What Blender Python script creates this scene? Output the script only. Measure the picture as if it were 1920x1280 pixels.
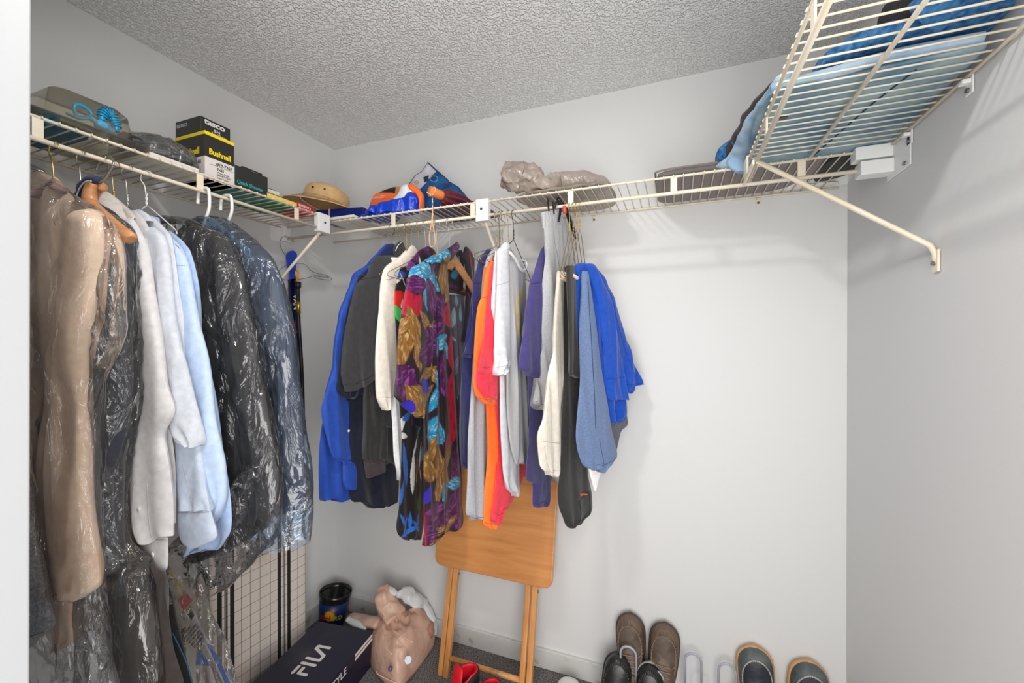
import bpy, bmesh, math, random
from math import sin, cos, pi, radians, sqrt, exp
from mathutils import Vector, Matrix, noise, Euler
C = bpy.context.scene.collection
for o in list(bpy.data.objects): bpy.data.objects.remove(o)
S = bpy.context.scene
# ---------------------------------------------------------------- camera, light, exposure
FPX = 788.9; CAM = Vector((1.708, -1.757, 1.423)); YAW = radians(21.33); PIT = radians(-0.183)
cd = bpy.data.cameras.new('camera'); cd.sensor_width = 36; cd.lens = FPX / 1920 * 36; cd.clip_start = 0.02
cam = bpy.data.objects.new('camera', cd); C.objects.link(cam); cam.location = CAM
cam.rotation_euler = (radians(90) + PIT, 0, YAW); S.camera = cam
S.view_settings.view_transform = 'Standard'; S.view_settings.look = 'None'
S.view_settings.exposure = -0.56; S.view_settings.gamma = 1; S.view_settings.use_curve_mapping = False
W_ = bpy.data.worlds.new('world'); S.world = W_; W_.use_nodes = True
W_.node_tree.nodes['Background'].inputs[0].default_value = (1.0, 0.985, 0.965, 1)
W_.node_tree.nodes['Background'].inputs[1].default_value = 1.5
def light(name, loc, rot, size, power, col=(1, 1, 1), shape='DISK', sy=None):
    l = bpy.data.lights.new(name, 'AREA'); l.shape = shape; l.size = size; l.energy = power; l.color = col
    if sy: l.size_y = sy
    o = bpy.data.objects.new(name, l); C.objects.link(o); o.location = loc; o.rotation_euler = rot; return o
light('ceiling_lamp', (1.22, -1.20, 2.41), (0, 0, 0), 0.15, 16, (1, 0.975, 0.94))
light('doorway_fill', (1.98, -2.15, 1.2), (radians(103), 0, radians(22)), 1.1, 52, (1, 0.985, 0.965), 'RECTANGLE', 2.0)  # fill lamp added behind the camera to brighten the clothes on the left
# ---------------------------------------------------------------- helpers
def ray(px, py):
    x = (px - 960) / FPX; z = -(py - 640) / FPX; y = 1.0
    y, z = y * cos(PIT) - z * sin(PIT), y * sin(PIT) + z * cos(PIT)
    return Vector((x * cos(YAW) - y * sin(YAW), x * sin(YAW) + y * cos(YAW), z))
class Plane:                                   # a true vertical plane in the room, through p, running along azimuth a
    def __init__(s, p, a): s.p = Vector(p); s.u = Vector((cos(a), sin(a), 0)); s.n = Vector((-sin(a), cos(a), 0)); \
        s.n = -s.n if s.n.dot(CAM - s.p) < 0 else s.n
    def at(s, px, py):
        r = ray(px, py); t = (s.p - CAM).dot(s.n) / r.dot(s.n); return CAM + r * t
def up(px, py, ax, v):
    r = ray(px, py); return CAM + r * ((v - CAM[ax]) / r[ax])
def link(o, parent=None):
    C.objects.link(o)
    if parent is not None: o.parent = parent; o.matrix_parent_inverse = Matrix.Identity(4)
    return o
def tag(o, label=None, cat=None, group=None, kind=None):
    if label: o['label'] = label
    if cat: o['category'] = cat
    if group: o['group'] = group
    if kind: o['kind'] = kind
    return o
def thing(name, label, cat, loc=(0, 0, 0), rot=(0, 0, 0), group=None):
    o = bpy.data.objects.new(name, None); C.objects.link(o); o.location = loc; o.rotation_euler = rot
    o.empty_display_size = .02
    return tag(o, label, cat, group)
def setm(me, m):
    for k in (m if isinstance(m, (list, tuple)) else [m]): me.materials.append(k)
def meshobj(name, me, m, parent=None, smooth=True, world=False):
    if not me.materials: setm(me, m)
    if smooth: me.shade_smooth()
    o = bpy.data.objects.new(name, me); link(o, parent)
    return o
def bmobj(name, bm, m, parent=None, smooth=False, bev=0, seg=2):
    me = bpy.data.meshes.new(name); bmesh.ops.recalc_face_normals(bm, faces=bm.faces[:]); bm.to_mesh(me); bm.free()
    o = meshobj(name, me, m, parent, smooth)
    if bev:
        b = o.modifiers.new('b', 'BEVEL'); b.width = bev; b.segments = seg; b.limit_method = 'ANGLE'; b.angle_limit = radians(40)
        if smooth is False: me.shade_smooth()
        w = o.modifiers.new('w', 'WEIGHTED_NORMAL')
    return o
def box(bm, a, b, mi=0):
    vs = [bm.verts.new((x, y, z)) for x in (a[0], b[0]) for y in (a[1], b[1]) for z in (a[2], b[2])]
    for q in ((0, 1, 3, 2), (4, 6, 7, 5), (0, 4, 5, 1), (2, 3, 7, 6), (0, 2, 6, 4), (1, 5, 7, 3)):
        f = bm.faces.new([vs[i] for i in q]); f.material_index = mi
def boxobj(name, a, b, m, parent=None, bev=0.0):
    bm = bmesh.new(); box(bm, a, b); return bmobj(name, bm, m, parent, False, bev)
def frame(d):
    d = Vector(d).normalized(); a = Vector((0, 0, 1)) if abs(d.z) < .9 else Vector((1, 0, 0))
    u = d.cross(a).normalized(); return u, d.cross(u).normalized()
def tube(bm, pts, r, n=8, closed=False, caps=True, mi=0, flat=1.0):
    pts = [Vector(p) for p in pts]; N = len(pts); rings = []; pu = None
    for i, p in enumerate(pts):
        if closed: d = pts[(i + 1) % N] - pts[i - 1]
        else: d = pts[min(i + 1, N - 1)] - pts[max(i - 1, 0)]
        if d.length < 1e-9: d = Vector((0, 0, 1))
        d.normalize()
        if pu is None: u, v = frame(d)
        else:
            u = pu - d * pu.dot(d)
            if u.length < 1e-6: u, v = frame(d)
            u.normalize(); v = d.cross(u)
        pu = u; rr = r[i] if isinstance(r, (list, tuple)) else r
        rings.append([bm.verts.new(p + (u * cos(2 * pi * k / n) + v * sin(2 * pi * k / n) * flat) * rr) for k in range(n)])
    for i in range(N if closed else N - 1):
        a, b = rings[i], rings[(i + 1) % N]
        for k in range(n):
            f = bm.faces.new((a[k], a[(k + 1) % n], b[(k + 1) % n], b[k])); f.material_index = mi
    if caps and not closed:
        for rg in (rings[0], rings[-1]):
            try: bm.faces.new(rg).material_index = mi
            except ValueError: pass
def spline(pts, k=6, closed=False):
    pts = [Vector(p) for p in pts]; n = len(pts); out = []
    for i in range(n if closed else n - 1):
        g = (lambda j: pts[j % n]) if closed else (lambda j: pts[max(0, min(n - 1, j))])
        a, b, c, d = g(i - 1), g(i), g(i + 1), g(i + 2)
        for s in range(k):
            t = s / k
            out.append(.5 * (2 * b + (c - a) * t + (2 * a - 5 * b + 4 * c - d) * t * t + (3 * b - a - 3 * c + d) * t ** 3))
    if not closed: out.append(pts[-1])
    return out
def tubeobj(name, pts, r, m, parent=None, n=8, closed=False, smooth_k=0, flat=1.0):
    bm = bmesh.new(); tube(bm, spline(pts, smooth_k, closed) if smooth_k else pts, r, n, closed, flat=flat)
    o = bmobj(name, bm, m, parent, True); return o
def copyob(o, parent, loc=None):
    c = o.copy(); C.objects.link(c); c.parent = parent
    if loc is not None: c.location = loc
    return c
def smoothstep(a, b, x):
    t = max(0., min(1., (x - a) / (b - a))); return t * t * (3 - 2 * t)
# ---------------------------------------------------------------- materials
def mat(name, col, rough=.6, metal=0, bump=None, var=None, spec=.5, coat=0, sheen=0, alpha=None, emit=None, weave=None):
    m = bpy.data.materials.new(name); m.use_nodes = True; t = m.node_tree; N = t.nodes; L = t.links
    b = N['Principled BSDF']; c = tuple(col) + (1,) if len(col) == 3 else col
    b.inputs['Base Color'].default_value = c; b.inputs['Roughness'].default_value = rough
    b.inputs['Metallic'].default_value = metal; b.inputs['Specular IOR Level'].default_value = spec
    b.inputs['Coat Weight'].default_value = coat
    if sheen: b.inputs['Sheen Weight'].default_value = sheen; b.inputs['Sheen Roughness'].default_value = .5
    tc = N.new('ShaderNodeTexCoord')
    if var:                                    # (other colour, scale, lo, hi [, stretch])
        n = N.new('ShaderNodeTexNoise'); n.inputs['Scale'].default_value = var[1]; n.inputs['Detail'].default_value = 5
        mp = N.new('ShaderNodeMapping'); L.new(tc.outputs['Object'], mp.inputs[0]); L.new(mp.outputs[0], n.inputs['Vector'])
        if len(var) > 4: mp.inputs['Scale'].default_value = var[4]
        r = N.new('ShaderNodeValToRGB'); r.color_ramp.elements[0].position = var[2]; r.color_ramp.elements[1].position = var[3]
        r.color_ramp.elements[0].color = c; r.color_ramp.elements[1].color = tuple(var[0]) + (1,)
        L.new(n.outputs[0], r.inputs[0]); L.new(r.outputs[0], b.inputs['Base Color'])
    if bump:                                   # (scale, strength, distance)
        n = N.new('ShaderNodeTexNoise'); n.inputs['Scale'].default_value = bump[0]; n.inputs['Detail'].default_value = bump[3] if len(bump) > 3 else 4
        L.new(tc.outputs['Object'], n.inputs['Vector'])
        u = N.new('ShaderNodeBump'); u.inputs['Strength'].default_value = bump[1]; u.inputs['Distance'].default_value = bump[2]
        L.new(n.outputs[0], u.inputs['Height']); L.new(u.outputs[0], b.inputs['Normal'])
    return m
def cloth(name, col, rough=.9, var=None, sheen=.15, bs=.35, sc=260, spec=.25):
    v = var or (tuple(min(1, x * 1.18 + .004) for x in col), 60, .35, .7)
    return mat(name, col, rough, 0, (sc, bs, .0012), v, spec=spec, sheen=sheen)
def print_mat(name, rough=.6, bs=.2):          # flat print carried by a colour attribute of the cloth itself
    m = mat(name, (1, 1, 1), rough, 0, (240, bs, .0008), spec=.3, sheen=.1)
    t = m.node_tree; a = t.nodes.new('ShaderNodeVertexColor'); a.layer_name = 'print'
    t.links.new(a.outputs[0], t.nodes['Principled BSDF'].inputs['Base Color']); return m
def plastic_film(name, tint=(1, 1, 1), milk=.12, rough=.16, sc=13, strength=.8):
    m = bpy.data.materials.new(name); m.use_nodes = True; t = m.node_tree; N = t.nodes; L = t.links
    N.remove(N['Principled BSDF']); out = N['Material Output']
    tr = N.new('ShaderNodeBsdfTransparent'); tr.inputs[0].default_value = tuple(tint) + (1,)
    gl = N.new('ShaderNodeBsdfGlossy'); gl.inputs['Roughness'].default_value = rough; gl.inputs[0].default_value = (1, 1, 1, 1)
    df = N.new('ShaderNodeBsdfTranslucent'); df.inputs[0].default_value = tuple(min(1, c * .95) for c in tint) + (1,)
    df2 = N.new('ShaderNodeBsdfDiffuse'); df2.inputs[0].default_value = tuple(min(1, c * .95) for c in tint) + (1,)
    tc = N.new('ShaderNodeTexCoord'); n = N.new('ShaderNodeTexNoise'); n.inputs['Scale'].default_value = sc; n.inputs['Detail'].default_value = 5
    n.inputs['Distortion'].default_value = 1.2
    mp = N.new('ShaderNodeMapping'); mp.inputs['Scale'].default_value = (1, 1, .45); L.new(tc.outputs['Object'], mp.inputs[0]); L.new(mp.outputs[0], n.inputs['Vector'])
    vo = N.new('ShaderNodeTexVoronoi'); vo.feature = 'DISTANCE_TO_EDGE'; vo.inputs['Scale'].default_value = sc * .75
    ad = N.new('ShaderNodeVectorMath'); ad.operation = 'MULTIPLY_ADD'; L.new(n.outputs['Color'], ad.inputs[0]); ad.inputs[1].default_value = (.22, .22, .22); L.new(mp.outputs[0], ad.inputs[2]); L.new(ad.outputs[0], vo.inputs['Vector'])
    mn = N.new('ShaderNodeMath'); mn.operation = 'MINIMUM'; L.new(vo.outputs[0], mn.inputs[0]); mn.inputs[1].default_value = .22
    sm = N.new('ShaderNodeMath'); sm.operation = 'MULTIPLY_ADD'; L.new(mn.outputs[0], sm.inputs[0]); sm.inputs[1].default_value = 2.2; L.new(n.outputs[0], sm.inputs[2])
    u = N.new('ShaderNodeBump'); u.inputs['Strength'].default_value = strength; u.inputs['Distance'].default_value = .012 if strength > .5 else .006
    L.new(sm.outputs[0], u.inputs['Height']); L.new(u.outputs[0], gl.inputs['Normal'])
    fr0 = N.new('ShaderNodeFresnel'); fr0.inputs[0].default_value = 1.38; fr = N.new('ShaderNodeMath'); fr.operation = 'ADD'; fr.inputs[1].default_value = .05; L.new(fr0.outputs[0], fr.inputs[0])
    m0 = N.new('ShaderNodeMixShader'); m0.inputs[0].default_value = .5; L.new(df.outputs[0], m0.inputs[1]); L.new(df2.outputs[0], m0.inputs[2])
    m1 = N.new('ShaderNodeMixShader'); m1.inputs[0].default_value = milk; L.new(tr.outputs[0], m1.inputs[1]); L.new(m0.outputs[0], m1.inputs[2])
    m2 = N.new('ShaderNodeMixShader'); L.new(fr.outputs[0], m2.inputs[0]); L.new(m1.outputs[0], m2.inputs[1]); L.new(gl.outputs[0], m2.inputs[2])
    L.new(m2.outputs[0], out.inputs[0]); return m
M = {}
M['wall'] = mat('wall_paint', (.70, .70, .695), .75, bump=(90, .12, .002))
M['trimw'] = mat('painted_trim', (.40, .41, .42), .5)
def ceiling_mat():
    m = mat('knockdown_ceiling', (.90, .90, .895), .85); t = m.node_tree; N = t.nodes; L = t.links
    tc = N.new('ShaderNodeTexCoord'); a = N.new('ShaderNodeTexNoise'); a.inputs['Scale'].default_value = 120; a.inputs['Detail'].default_value = 2.5
    b = N.new('ShaderNodeTexVoronoi'); b.inputs['Scale'].default_value = 150; b.feature = 'SMOOTH_F1'
    L.new(tc.outputs['Object'], a.inputs['Vector']); L.new(tc.outputs['Object'], b.inputs['Vector'])
    r = N.new('ShaderNodeValToRGB'); r.color_ramp.elements[0].position = .44; r.color_ramp.elements[1].position = .62; L.new(a.outputs[0], r.inputs[0])
    mx = N.new('ShaderNodeMath'); mx.operation = 'MULTIPLY_ADD'; L.new(b.outputs[0], mx.inputs[0]); mx.inputs[1].default_value = -.35; L.new(r.outputs[0], mx.inputs[2])
    u = N.new('ShaderNodeBump'); u.inputs['Strength'].default_value = 1.0; u.inputs['Distance'].default_value = .0045
    L.new(mx.outputs[0], u.inputs['Height']); L.new(u.outputs[0], N['Principled BSDF'].inputs['Normal']); return m
M['ceiling'] = ceiling_mat()
M['carpet'] = mat('grey_carpet', (.07, .066, .066), .95, bump=(300, 1, .008), var=((.34, .32, .31), 210, .38, .62), spec=.1)
M['base'] = mat('scuffed_baseboard', (.62, .62, .60), .55, var=((.40, .33, .25), 16, .60, .70), bump=(60, .15, .001))
M['wire'] = mat('cream_coated_wire', (.79, .69, .52), .32, var=((.84, .77, .63), 14, .4, .65), spec=.5)
M['whitep'] = mat('white_plastic', (.82, .82, .81), .35)
M['yplast'] = mat('aged_white_plastic', (.78, .72, .60), .4)
M['screw'] = mat('screw_metal', (.25, .25, .24), .35, 1)
# ---------------------------------------------------------------- room
W, H = 2.252, 2.44
def struct(name, a, b, m, bev=0): return tag(boxobj(name, a, b, m, None, bev), kind='structure')
struct('floor', (-.1, -3.2, -.1), (W + .1, .1, 0), M['carpet'])
struct('ceiling', (-.1, -3.2, H), (W + .1, .1, H + .1), M['ceiling'])
struct('wall_left', (-.1, -1.62, 0), (0, 0, H), M['wall'])
struct('wall_back', (-.1, 0, 0), (W + .1, .1, H), M['wall'])
struct('wall_right', (W, -1.62, 0), (W + .1, 0, H), M['wall'])
bm = bmesh.new()
vs = [bm.verts.new(p) for p in ((0, -1.62, 0), (.982, -1.62, 0), (.982, -1.5, 0), (0, -1.5, 0), (0, -1.62, H), (1.007, -1.62, H), (1.007, -1.5, H), (0, -1.5, H))]
for q in ((0, 1, 2, 3), (4, 5, 6, 7), (0, 1, 5, 4), (1, 2, 6, 5), (2, 3, 7, 6), (3, 0, 4, 7)): bm.faces.new([vs[i] for i in q])
tag(bmobj('wall_front', bm, M['trimw'], bev=.003), kind='structure')
struct('baseboard_back', (0, -.014, 0), (W, 0, .083), M['base'], .003)
struct('baseboard_left', (0, -1.5, 0), (.014, -.014, .083), M['base'], .003)
struct('baseboard_right', (W - .014, -1.5, 0), (W, -.014, .083), M['base'], .003)
# ---------------------------------------------------------------- wire shelves
ZS, LIP = 1.944, .052
def cyl(bm, p, q, r, n=8): tube(bm, [p, q], r, n)
def clip(parent, x, y, ax):
    """small wall clip under the wall rod; ax 0: on left/right wall, 1: on back wall"""
    bm = bmesh.new()
    if ax == 1:
        box(bm, (x - .007, -.004, ZS - .03), (x + .007, -.001, ZS + .004)); box(bm, (x - .006, -.014, ZS - .012), (x + .006, -.003, ZS - .006))
        o = bmobj('wall_clip', bm, M['wire'], parent, bev=.0015)
        sc = bmesh.new(); tube(sc, [(x, -.004, ZS - .022), (x, -.008, ZS - .022)], .0045, 10); bmobj('screw', sc, M['screw'], o)
    else:
        s = 1 if x < 1 else -1
        box(bm, (x + s * .001, y - .012, ZS - .035), (x + s * .005, y + .012, ZS + .004)); box(bm, (x + s * .003, y - .008, ZS - .014), (x + s * .018, y + .008, ZS - .005))
        o = bmobj('wall_clip', bm, M['whitep'], parent, bev=.002)
        sc = bmesh.new(); tube(sc, [(x + s * .005, y, ZS - .026), (x + s * .009, y, ZS - .026)], .005, 10); bmobj('screw', sc, M['screw'], o)
def shelf(name, label, axis, lo, hi, wall, front, straps, wires, mid=None, lo_front=None, hi_front=None):
    """axis 1: runs along the back wall (x from lo to hi); axis 0: runs along a side wall (y from lo to hi)"""
    P = (lambda s, d, z: (s, d, z)) if axis == 1 else (lambda s, d, z: (d, s, z))
    t = thing(name, label, 'shelf', (0, 0, 0))
    lf = lo if lo_front is None else lo_front; hf = hi if hi_front is None else hi_front
    d0 = wall; sg = 1 if front > wall else -1
    for nm, d, z, r, a, b in (('wall_rod', d0 + sg * .008, ZS, .0036, lo, hi), ('front_rod', front, ZS, .0038, lf, hf), ('hanging_rod', front, ZS - LIP, .0058, lf, hf)):
        bm = bmesh.new(); cyl(bm, P(a, d, z), P(b, d, z), r, 10); bmobj(nm, bm, M['wire'], t, True)
    if mid:
        bm = bmesh.new(); cyl(bm, P(lo, mid, ZS - .006), P(hi, mid, ZS - .006), .0044, 8); bmobj('middle_rod', bm, M['wire'], t, True)
    for s in straps:
        bm = bmesh.new(); box(bm, P(s - .010, front - .002, ZS - LIP), P(s + .010, front + .002, ZS)); bmobj('strap', bm, M['wire'], t, bev=.001)
    me = None; r = .0021; zz = ZS + .0045
    for s in wires:
        if me is None:
            bm = bmesh.new()
            tube(bm, [P(0, d0 + sg * .001, zz), P(0, front - sg * .002, zz), P(0, front + sg * .0035, zz - .001), P(0, front + sg * .0052, zz - .0065)], r, 6)
            o = bmobj('wire', bm, M['wire'], t, True); me = o.data
        else: o = bpy.data.objects.new('wire', me); link(o, t)
        o.location = P(s, 0, 0)
    return t
def frange(a, b, st):
    out = []; x = a
    while x < b: out.append(x); x += st
    return out
SL = shelf('wire_shelf', 'cream wire shelf along the left wall holding binocular boxes and swim gear', 0, -1.48, -.335, 0, .317,
           (-1.243, -.883, -.523), frange(-1.479 + .0, -.34, .0303), lo_front=-1.48, hi_front=-.40)
SB1 = shelf('wire_shelf', 'cream wire shelf in the back left corner carrying the plastic bag and umbrella', 1, .0, 1.02, 0, -.317,
            (.62, .985), frange(.34, 1.01, .0297), lo_front=.012)
SB2 = shelf('wire_shelf', 'cream wire shelf along the back wall with the dark cushion lying on it', 1, 1.03, 2.225, 0, -.317,
            (1.365, 1.70, 2.045), frange(1.046, 2.2, .0297), hi_front=2.175)
SR = shelf('wire_shelf', 'cream wire shelf high on the right wall piled with folded jeans', 0, -1.48, -.345, W, 1.904,
           (-.62, -.985, -1.35), frange(-1.47, -.36, .0297), mid=2.06)
# joiners and braces
def joiner(parent, a, b, screw, d):
    o = boxobj('joining_plate', a, b, M['whitep'], parent, .003)
    sc = bmesh.new(); p = Vector(screw); tube(sc, [p, p + Vector(d) * .002], .005, 12); bmobj('screw', sc, M['screw'], o)
joiner(SL, (.303, -.425, ZS - .068), (.330, -.362, ZS + .010), (.330, -.392, ZS - .027), (1, 0, 0))
joiner(SB1, (1.003, -.331, ZS - .075), (1.056, -.305, ZS + .008), (1.028, -.331, ZS - .03), (0, -1, 0))
def brace(parent, top, foot, wallaxis):
    top, foot = Vector(top), Vector(foot)
    bm = bmesh.new(); d = (foot - top)
    if wallaxis == 0: e = [foot + Vector(((.006 if foot.x < 1 else -.006), 0, -.008)), foot + Vector(((.004 if foot.x < 1 else -.004), 0, -.03))]
    else: e = [foot + Vector((0, -.006, -.008)), foot + Vector((0, -.004, -.03))]
    tube(bm, [top, top + d * .96] + e, .0062, 10)
    o = bmobj('brace', bm, M['wire'], parent, True)
    f = foot; bm = bmesh.new()
    if wallaxis == 0:
        s = 1 if f.x < 1 else -1
        box(bm, (f.x + s * .001, f.y - .012, f.z - .05), (f.x + s * .007, f.y + .012, f.z))
        scp = [(f.x + s * .007, f.y, f.z - .03), (f.x + s * .012, f.y, f.z - .03)]
    else:
        box(bm, (f.x - .012, -.007, f.z - .05), (f.x + .012, -.001, f.z)); scp = [(f.x, -.007, f.z - .03), (f.x, -.012, f.z - .03)]
    g = bmobj('brace_foot', bm, M['wire'], o, bev=.002)
    sc = bmesh.new(); tube(sc, scp, .005, 10); bmobj('screw', sc, M['screw'], o)
brace(SL, (.317, -.395, ZS - LIP - .004), (0, -.42, 1.60), 0)
brace(SB1, (1.03, -.317, ZS - LIP - .004), (1.03, 0, 1.60), 1)
brace(SR, (1.904, -.50, ZS - LIP - .003), (W, -.537, 1.625), 0)
# front connector of the right shelf down to the back shelf rod
bm = bmesh.new(); box(bm, (1.893, -.50, ZS - LIP - .01), (1.899, -.335, ZS - LIP + .004)); box(bm, (1.893, -.40, ZS - LIP + .0), (1.899, -.345, ZS + .004))
bmobj('connector_hook', bm, M['wire'], SR, bev=.002)
# white end bracket on the right wall
bm = bmesh.new(); box(bm, (W - .005, -.425, ZS - .085), (W - .001, -.300, ZS + .012))
o = bmobj('end_bracket', bm, M['whitep'], SB2, bev=.004)
bm = bmesh.new(); box(bm, (2.165, -.34, ZS - .028), (W - .004, -.300, ZS + .008)); box(bm, (2.175, -.345, ZS - .072), (W - .004, -.300, ZS - .034)); bmobj('socket', bm, M['whitep'], o, bev=.003)
sc = bmesh.new(); tube(sc, [(W - .005, -.40, ZS - .073), (W - .009, -.40, ZS - .073)], .005, 10); bmobj('screw', sc, M['screw'], o)
bm = bmesh.new(); box(bm, (.001, -.385, ZS - .07), (.006, -.285, ZS + .01)); box(bm, (.006, -.335, ZS - .065), (.03, -.30, ZS + .005))
bmobj('end_bracket', bm, M['whitep'], SB1, bev=.003)
for x in (1.165, 1.26, 1.985): clip(SB2, x, 0, 1)
clip(SB2, 1.39, 0, 1)
for y in (-.649, -.42, -1.05): clip(SR, W, y, 0)
for y in (-1.0,): clip(SL, 0, y, 0)
# ---------------------------------------------------------------- cloth
def lin(c):
    c /= 255.; return c / 12.92 if c < .04045 else ((c + .055) / 1.055) ** 2.4
def col(r, g, b, k=1.05): return tuple(min(.95, lin(v) * k) for v in (r, g, b))
def fold(u, z, sd, fr):
    n = noise.noise(Vector((u * fr + .35 * sin(z * 4 + sd), z * 1.1 + sd * 3.1, sd * 1.7)))
    r = 1 - 2.2 * abs(noise.noise(Vector((u * fr * .8 + z * 1.5, z * 1.3 - sd, sd * 2.3 + 5))))
    f = noise.noise(Vector((u * 34 + z * 9, z * 13, sd * .9)))
    return n * 1.1 + r * .6 + f * .03
class Drape: pass
def drape(name, parent, m, pl, rows, th=.03, amp=.008, fr=24, sd=1., off=0., nu=26, nv=None, prt=None, crk=0., top=.18, pw=2.4, close=True, hem=.014):
    """a hanging piece of cloth: an outline measured in its own vertical plane, filled out to thickness and folds"""
    A = []; B = []
    for r in rows:
        if len(r) == 3: A.append(pl.at(r[1], r[0])); B.append(pl.at(r[2], r[0]))
        else: A.append(pl.at(r[1], r[0])); B.append(pl.at(r[3], r[2]))
    A = spline(A, 8); B = spline(B, 8); n = len(A); cum = [0.]
    for i in range(1, n): cum.append(cum[-1] + max((A[i] - A[i - 1]).length, (B[i] - B[i - 1]).length) * .5 + (((A[i] + B[i]) - (A[i - 1] + B[i - 1])) * .25).length)
    L = cum[-1]; nv = nv or max(8, int(L / .011))
    if prt: nv = int(L / .0036); nu = 70
    ra = []; rb = []; j = 0
    for i in range(nv + 1):
        t = L * i / nv
        while j < n - 2 and cum[j + 1] < t: j += 1
        f = min(1., (t - cum[j]) / max(1e-9, cum[j + 1] - cum[j])); ra.append(A[j].lerp(A[j + 1], f)); rb.append(B[j].lerp(B[j + 1], f))
    nn = pl.n; u0 = pl.u
    def disp(P, s, v):
        h = th * .36 * max(0., 1 - abs(2 * s - 1) ** pw) ** .5
        h *= min(1., (v * L / .05) ** .5 + top)
        a = amp * 1.55 * min(1., .2 + v * L * 3.0); u = (P - pl.p).dot(u0) * (1.0)
        w = a * fold(u, P.z, sd, fr * 1.5)
        if crk:
            q = Vector((P.x * 13, P.y * 13, P.z * 6)) + Vector((sd, 0, 0)); e_ = min(1., 6 * min(s, 1 - s))
            w += e_ * crk * ((1 - 3.2 * abs(noise.noise(q))) * .55 + .35 * (1 - 3.2 * abs(noise.noise(q * 2.3 + Vector((sd, 3, 1))))) + .22 * (1 - 3.2 * abs(noise.noise(q * 5 + Vector((1, 3, sd))))))
        z_ = hem * smoothstep(.80, 1., v) * (noise.noise(Vector((u * 26, sd * 4.1, 1.))) + .6 * noise.noise(Vector((s * 3.1, sd, 7.)))) * (1 if L > .12 else .2)
        return h, w + a * .35 * smoothstep(.8, 1., v) * sin(s * 17 + sd), Vector((0, 0, z_))
    V = []; ncol = 2 * nu
    for i in range(nv + 1):
        v = i / nv
        for k in range(ncol):
            s = k / nu if k <= nu else (ncol - k) / nu
            sg = 1 if k <= nu else -1
            P = ra[i].lerp(rb[i], s); h, w, zo = disp(P, s, v)
            V.append(P + zo + nn * (off + w + (h if 0 < k < nu else (-h if k > nu else 0))))
    F = []
    for i in range(nv):
        for k in range(ncol):
            a = i * ncol + k; b = i * ncol + (k + 1) % ncol
            F.append((a, b, b + ncol, a + ncol))
    F.append(tuple(range(ncol)))
    if close: F.append(tuple(nv * ncol + k for k in range(ncol - 1, -1, -1)))
    me = bpy.data.meshes.new(name); me.from_pydata([tuple(p) for p in V], [], F); me.update()
    if prt:
        ca = me.color_attributes.new('print', 'FLOAT_COLOR', 'POINT'); flat = []
        for p in V:
            c = prt((p - pl.p).dot(u0), p.z); flat += [c[0], c[1], c[2], 1.]
        ca.data.foreach_set('color', flat)
    bm = bmesh.new(); bm.from_mesh(me); bmesh.ops.recalc_face_normals(bm, faces=bm.faces[:]); bm.to_mesh(me); bm.free()
    o = meshobj(name, me, m, parent); me.set_sharp_from_angle(angle=radians(62))
    D = Drape(); D.o = o; D.L = L
    def surf(s, v, lift=.0008):
        t = v * nv; i = min(nv - 1, int(t)); f = t - i
        P = ra[i].lerp(rb[i], s).lerp(ra[i + 1].lerp(rb[i + 1], s), f); h, w, zo = disp(P, s, v)
        return P + zo + nn * (off + w + h + lift)
    D.surf = surf; D.n = nn; return D
def seam(d, pts, m, name='seam', r=.0009, k=14):
    """stitched line over a drape, through (s, v) points"""
    P = []
    for a, b in zip(pts[:-1], pts[1:]):
        P += [d.surf(a[0] + (b[0] - a[0]) * t / k, a[1] + (b[1] - a[1]) * t / k, .0002) for t in range(k)]
    P.append(d.surf(pts[-1][0], pts[-1][1], .0002))
    return tubeobj(name, P, r, m, d.o, 5)
def button(d, s, v, m, r=.0052):
    p = d.surf(s, v, .0008); bm = bmesh.new(); tube(bm, [p, p + d.n * .0016, p + d.n * .0022], [r, r, r * .8], 14)
    o = bmobj('button', bm, m, d.o, True); return o
def garment(name, label, cat, pos, group=None):
    t = thing(name, label, cat, (0, 0, 0), group=group); return t
ZR = ZS - LIP                                  # height of the hanging rods
BX = lambda x, a=90: Plane((x, -.317, 1.5), radians(a))          # plane of a garment on the back rod
LY = lambda y, a=0: Plane((.317, y, 1.5), radians(a))            # plane of a garment on the left rod
# hanger metals and woods
M['brass'] = mat('brass_wire', (.50, .37, .13), .35, 1); M['steel'] = mat('steel_wire', (.55, .55, .54), .3, 1)
M['dwire'] = mat('dark_bronze_wire', (.10, .08, .05), .4, .8); M['bwire'] = mat('black_wire', (.02, .02, .02), .4, .3)
M['whang'] = mat('white_hanger_plastic', (.86, .86, .86), .3)
M['wood_hang'] = mat('varnished_hanger_wood', col(186, 126, 80), .35, var=(col(202, 146, 98), 22, .35, .7, (1, 1, 8)))
M['blackp'] = mat('black_plastic', (.012, .012, .013), .25); M['greyp'] = mat('grey_plastic', (.22, .22, .22), .4)
def hook_pts(c, u, open_dir, neck, R=.019):
    """hook over the rod at c, in the plane of u; ends straight down at neck height"""
    c = Vector(c) + Vector((0, 0, .0058 - R + .002)); pts = []
    z = Vector((0, 0, 1))
    pts.append(Vector((c.x, c.y, neck)))
    pts.append(Vector((c.x, c.y, neck + .012)) )
    pts.append(c - z * R * 1.55 - u * open_dir * R * .25)
    for k in range(9):
        a = radians(-55 + 235 * k / 8); pts.append(c + (u * cos(a) * -open_dir + z * sin(a)) * R)
    return pts
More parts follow.
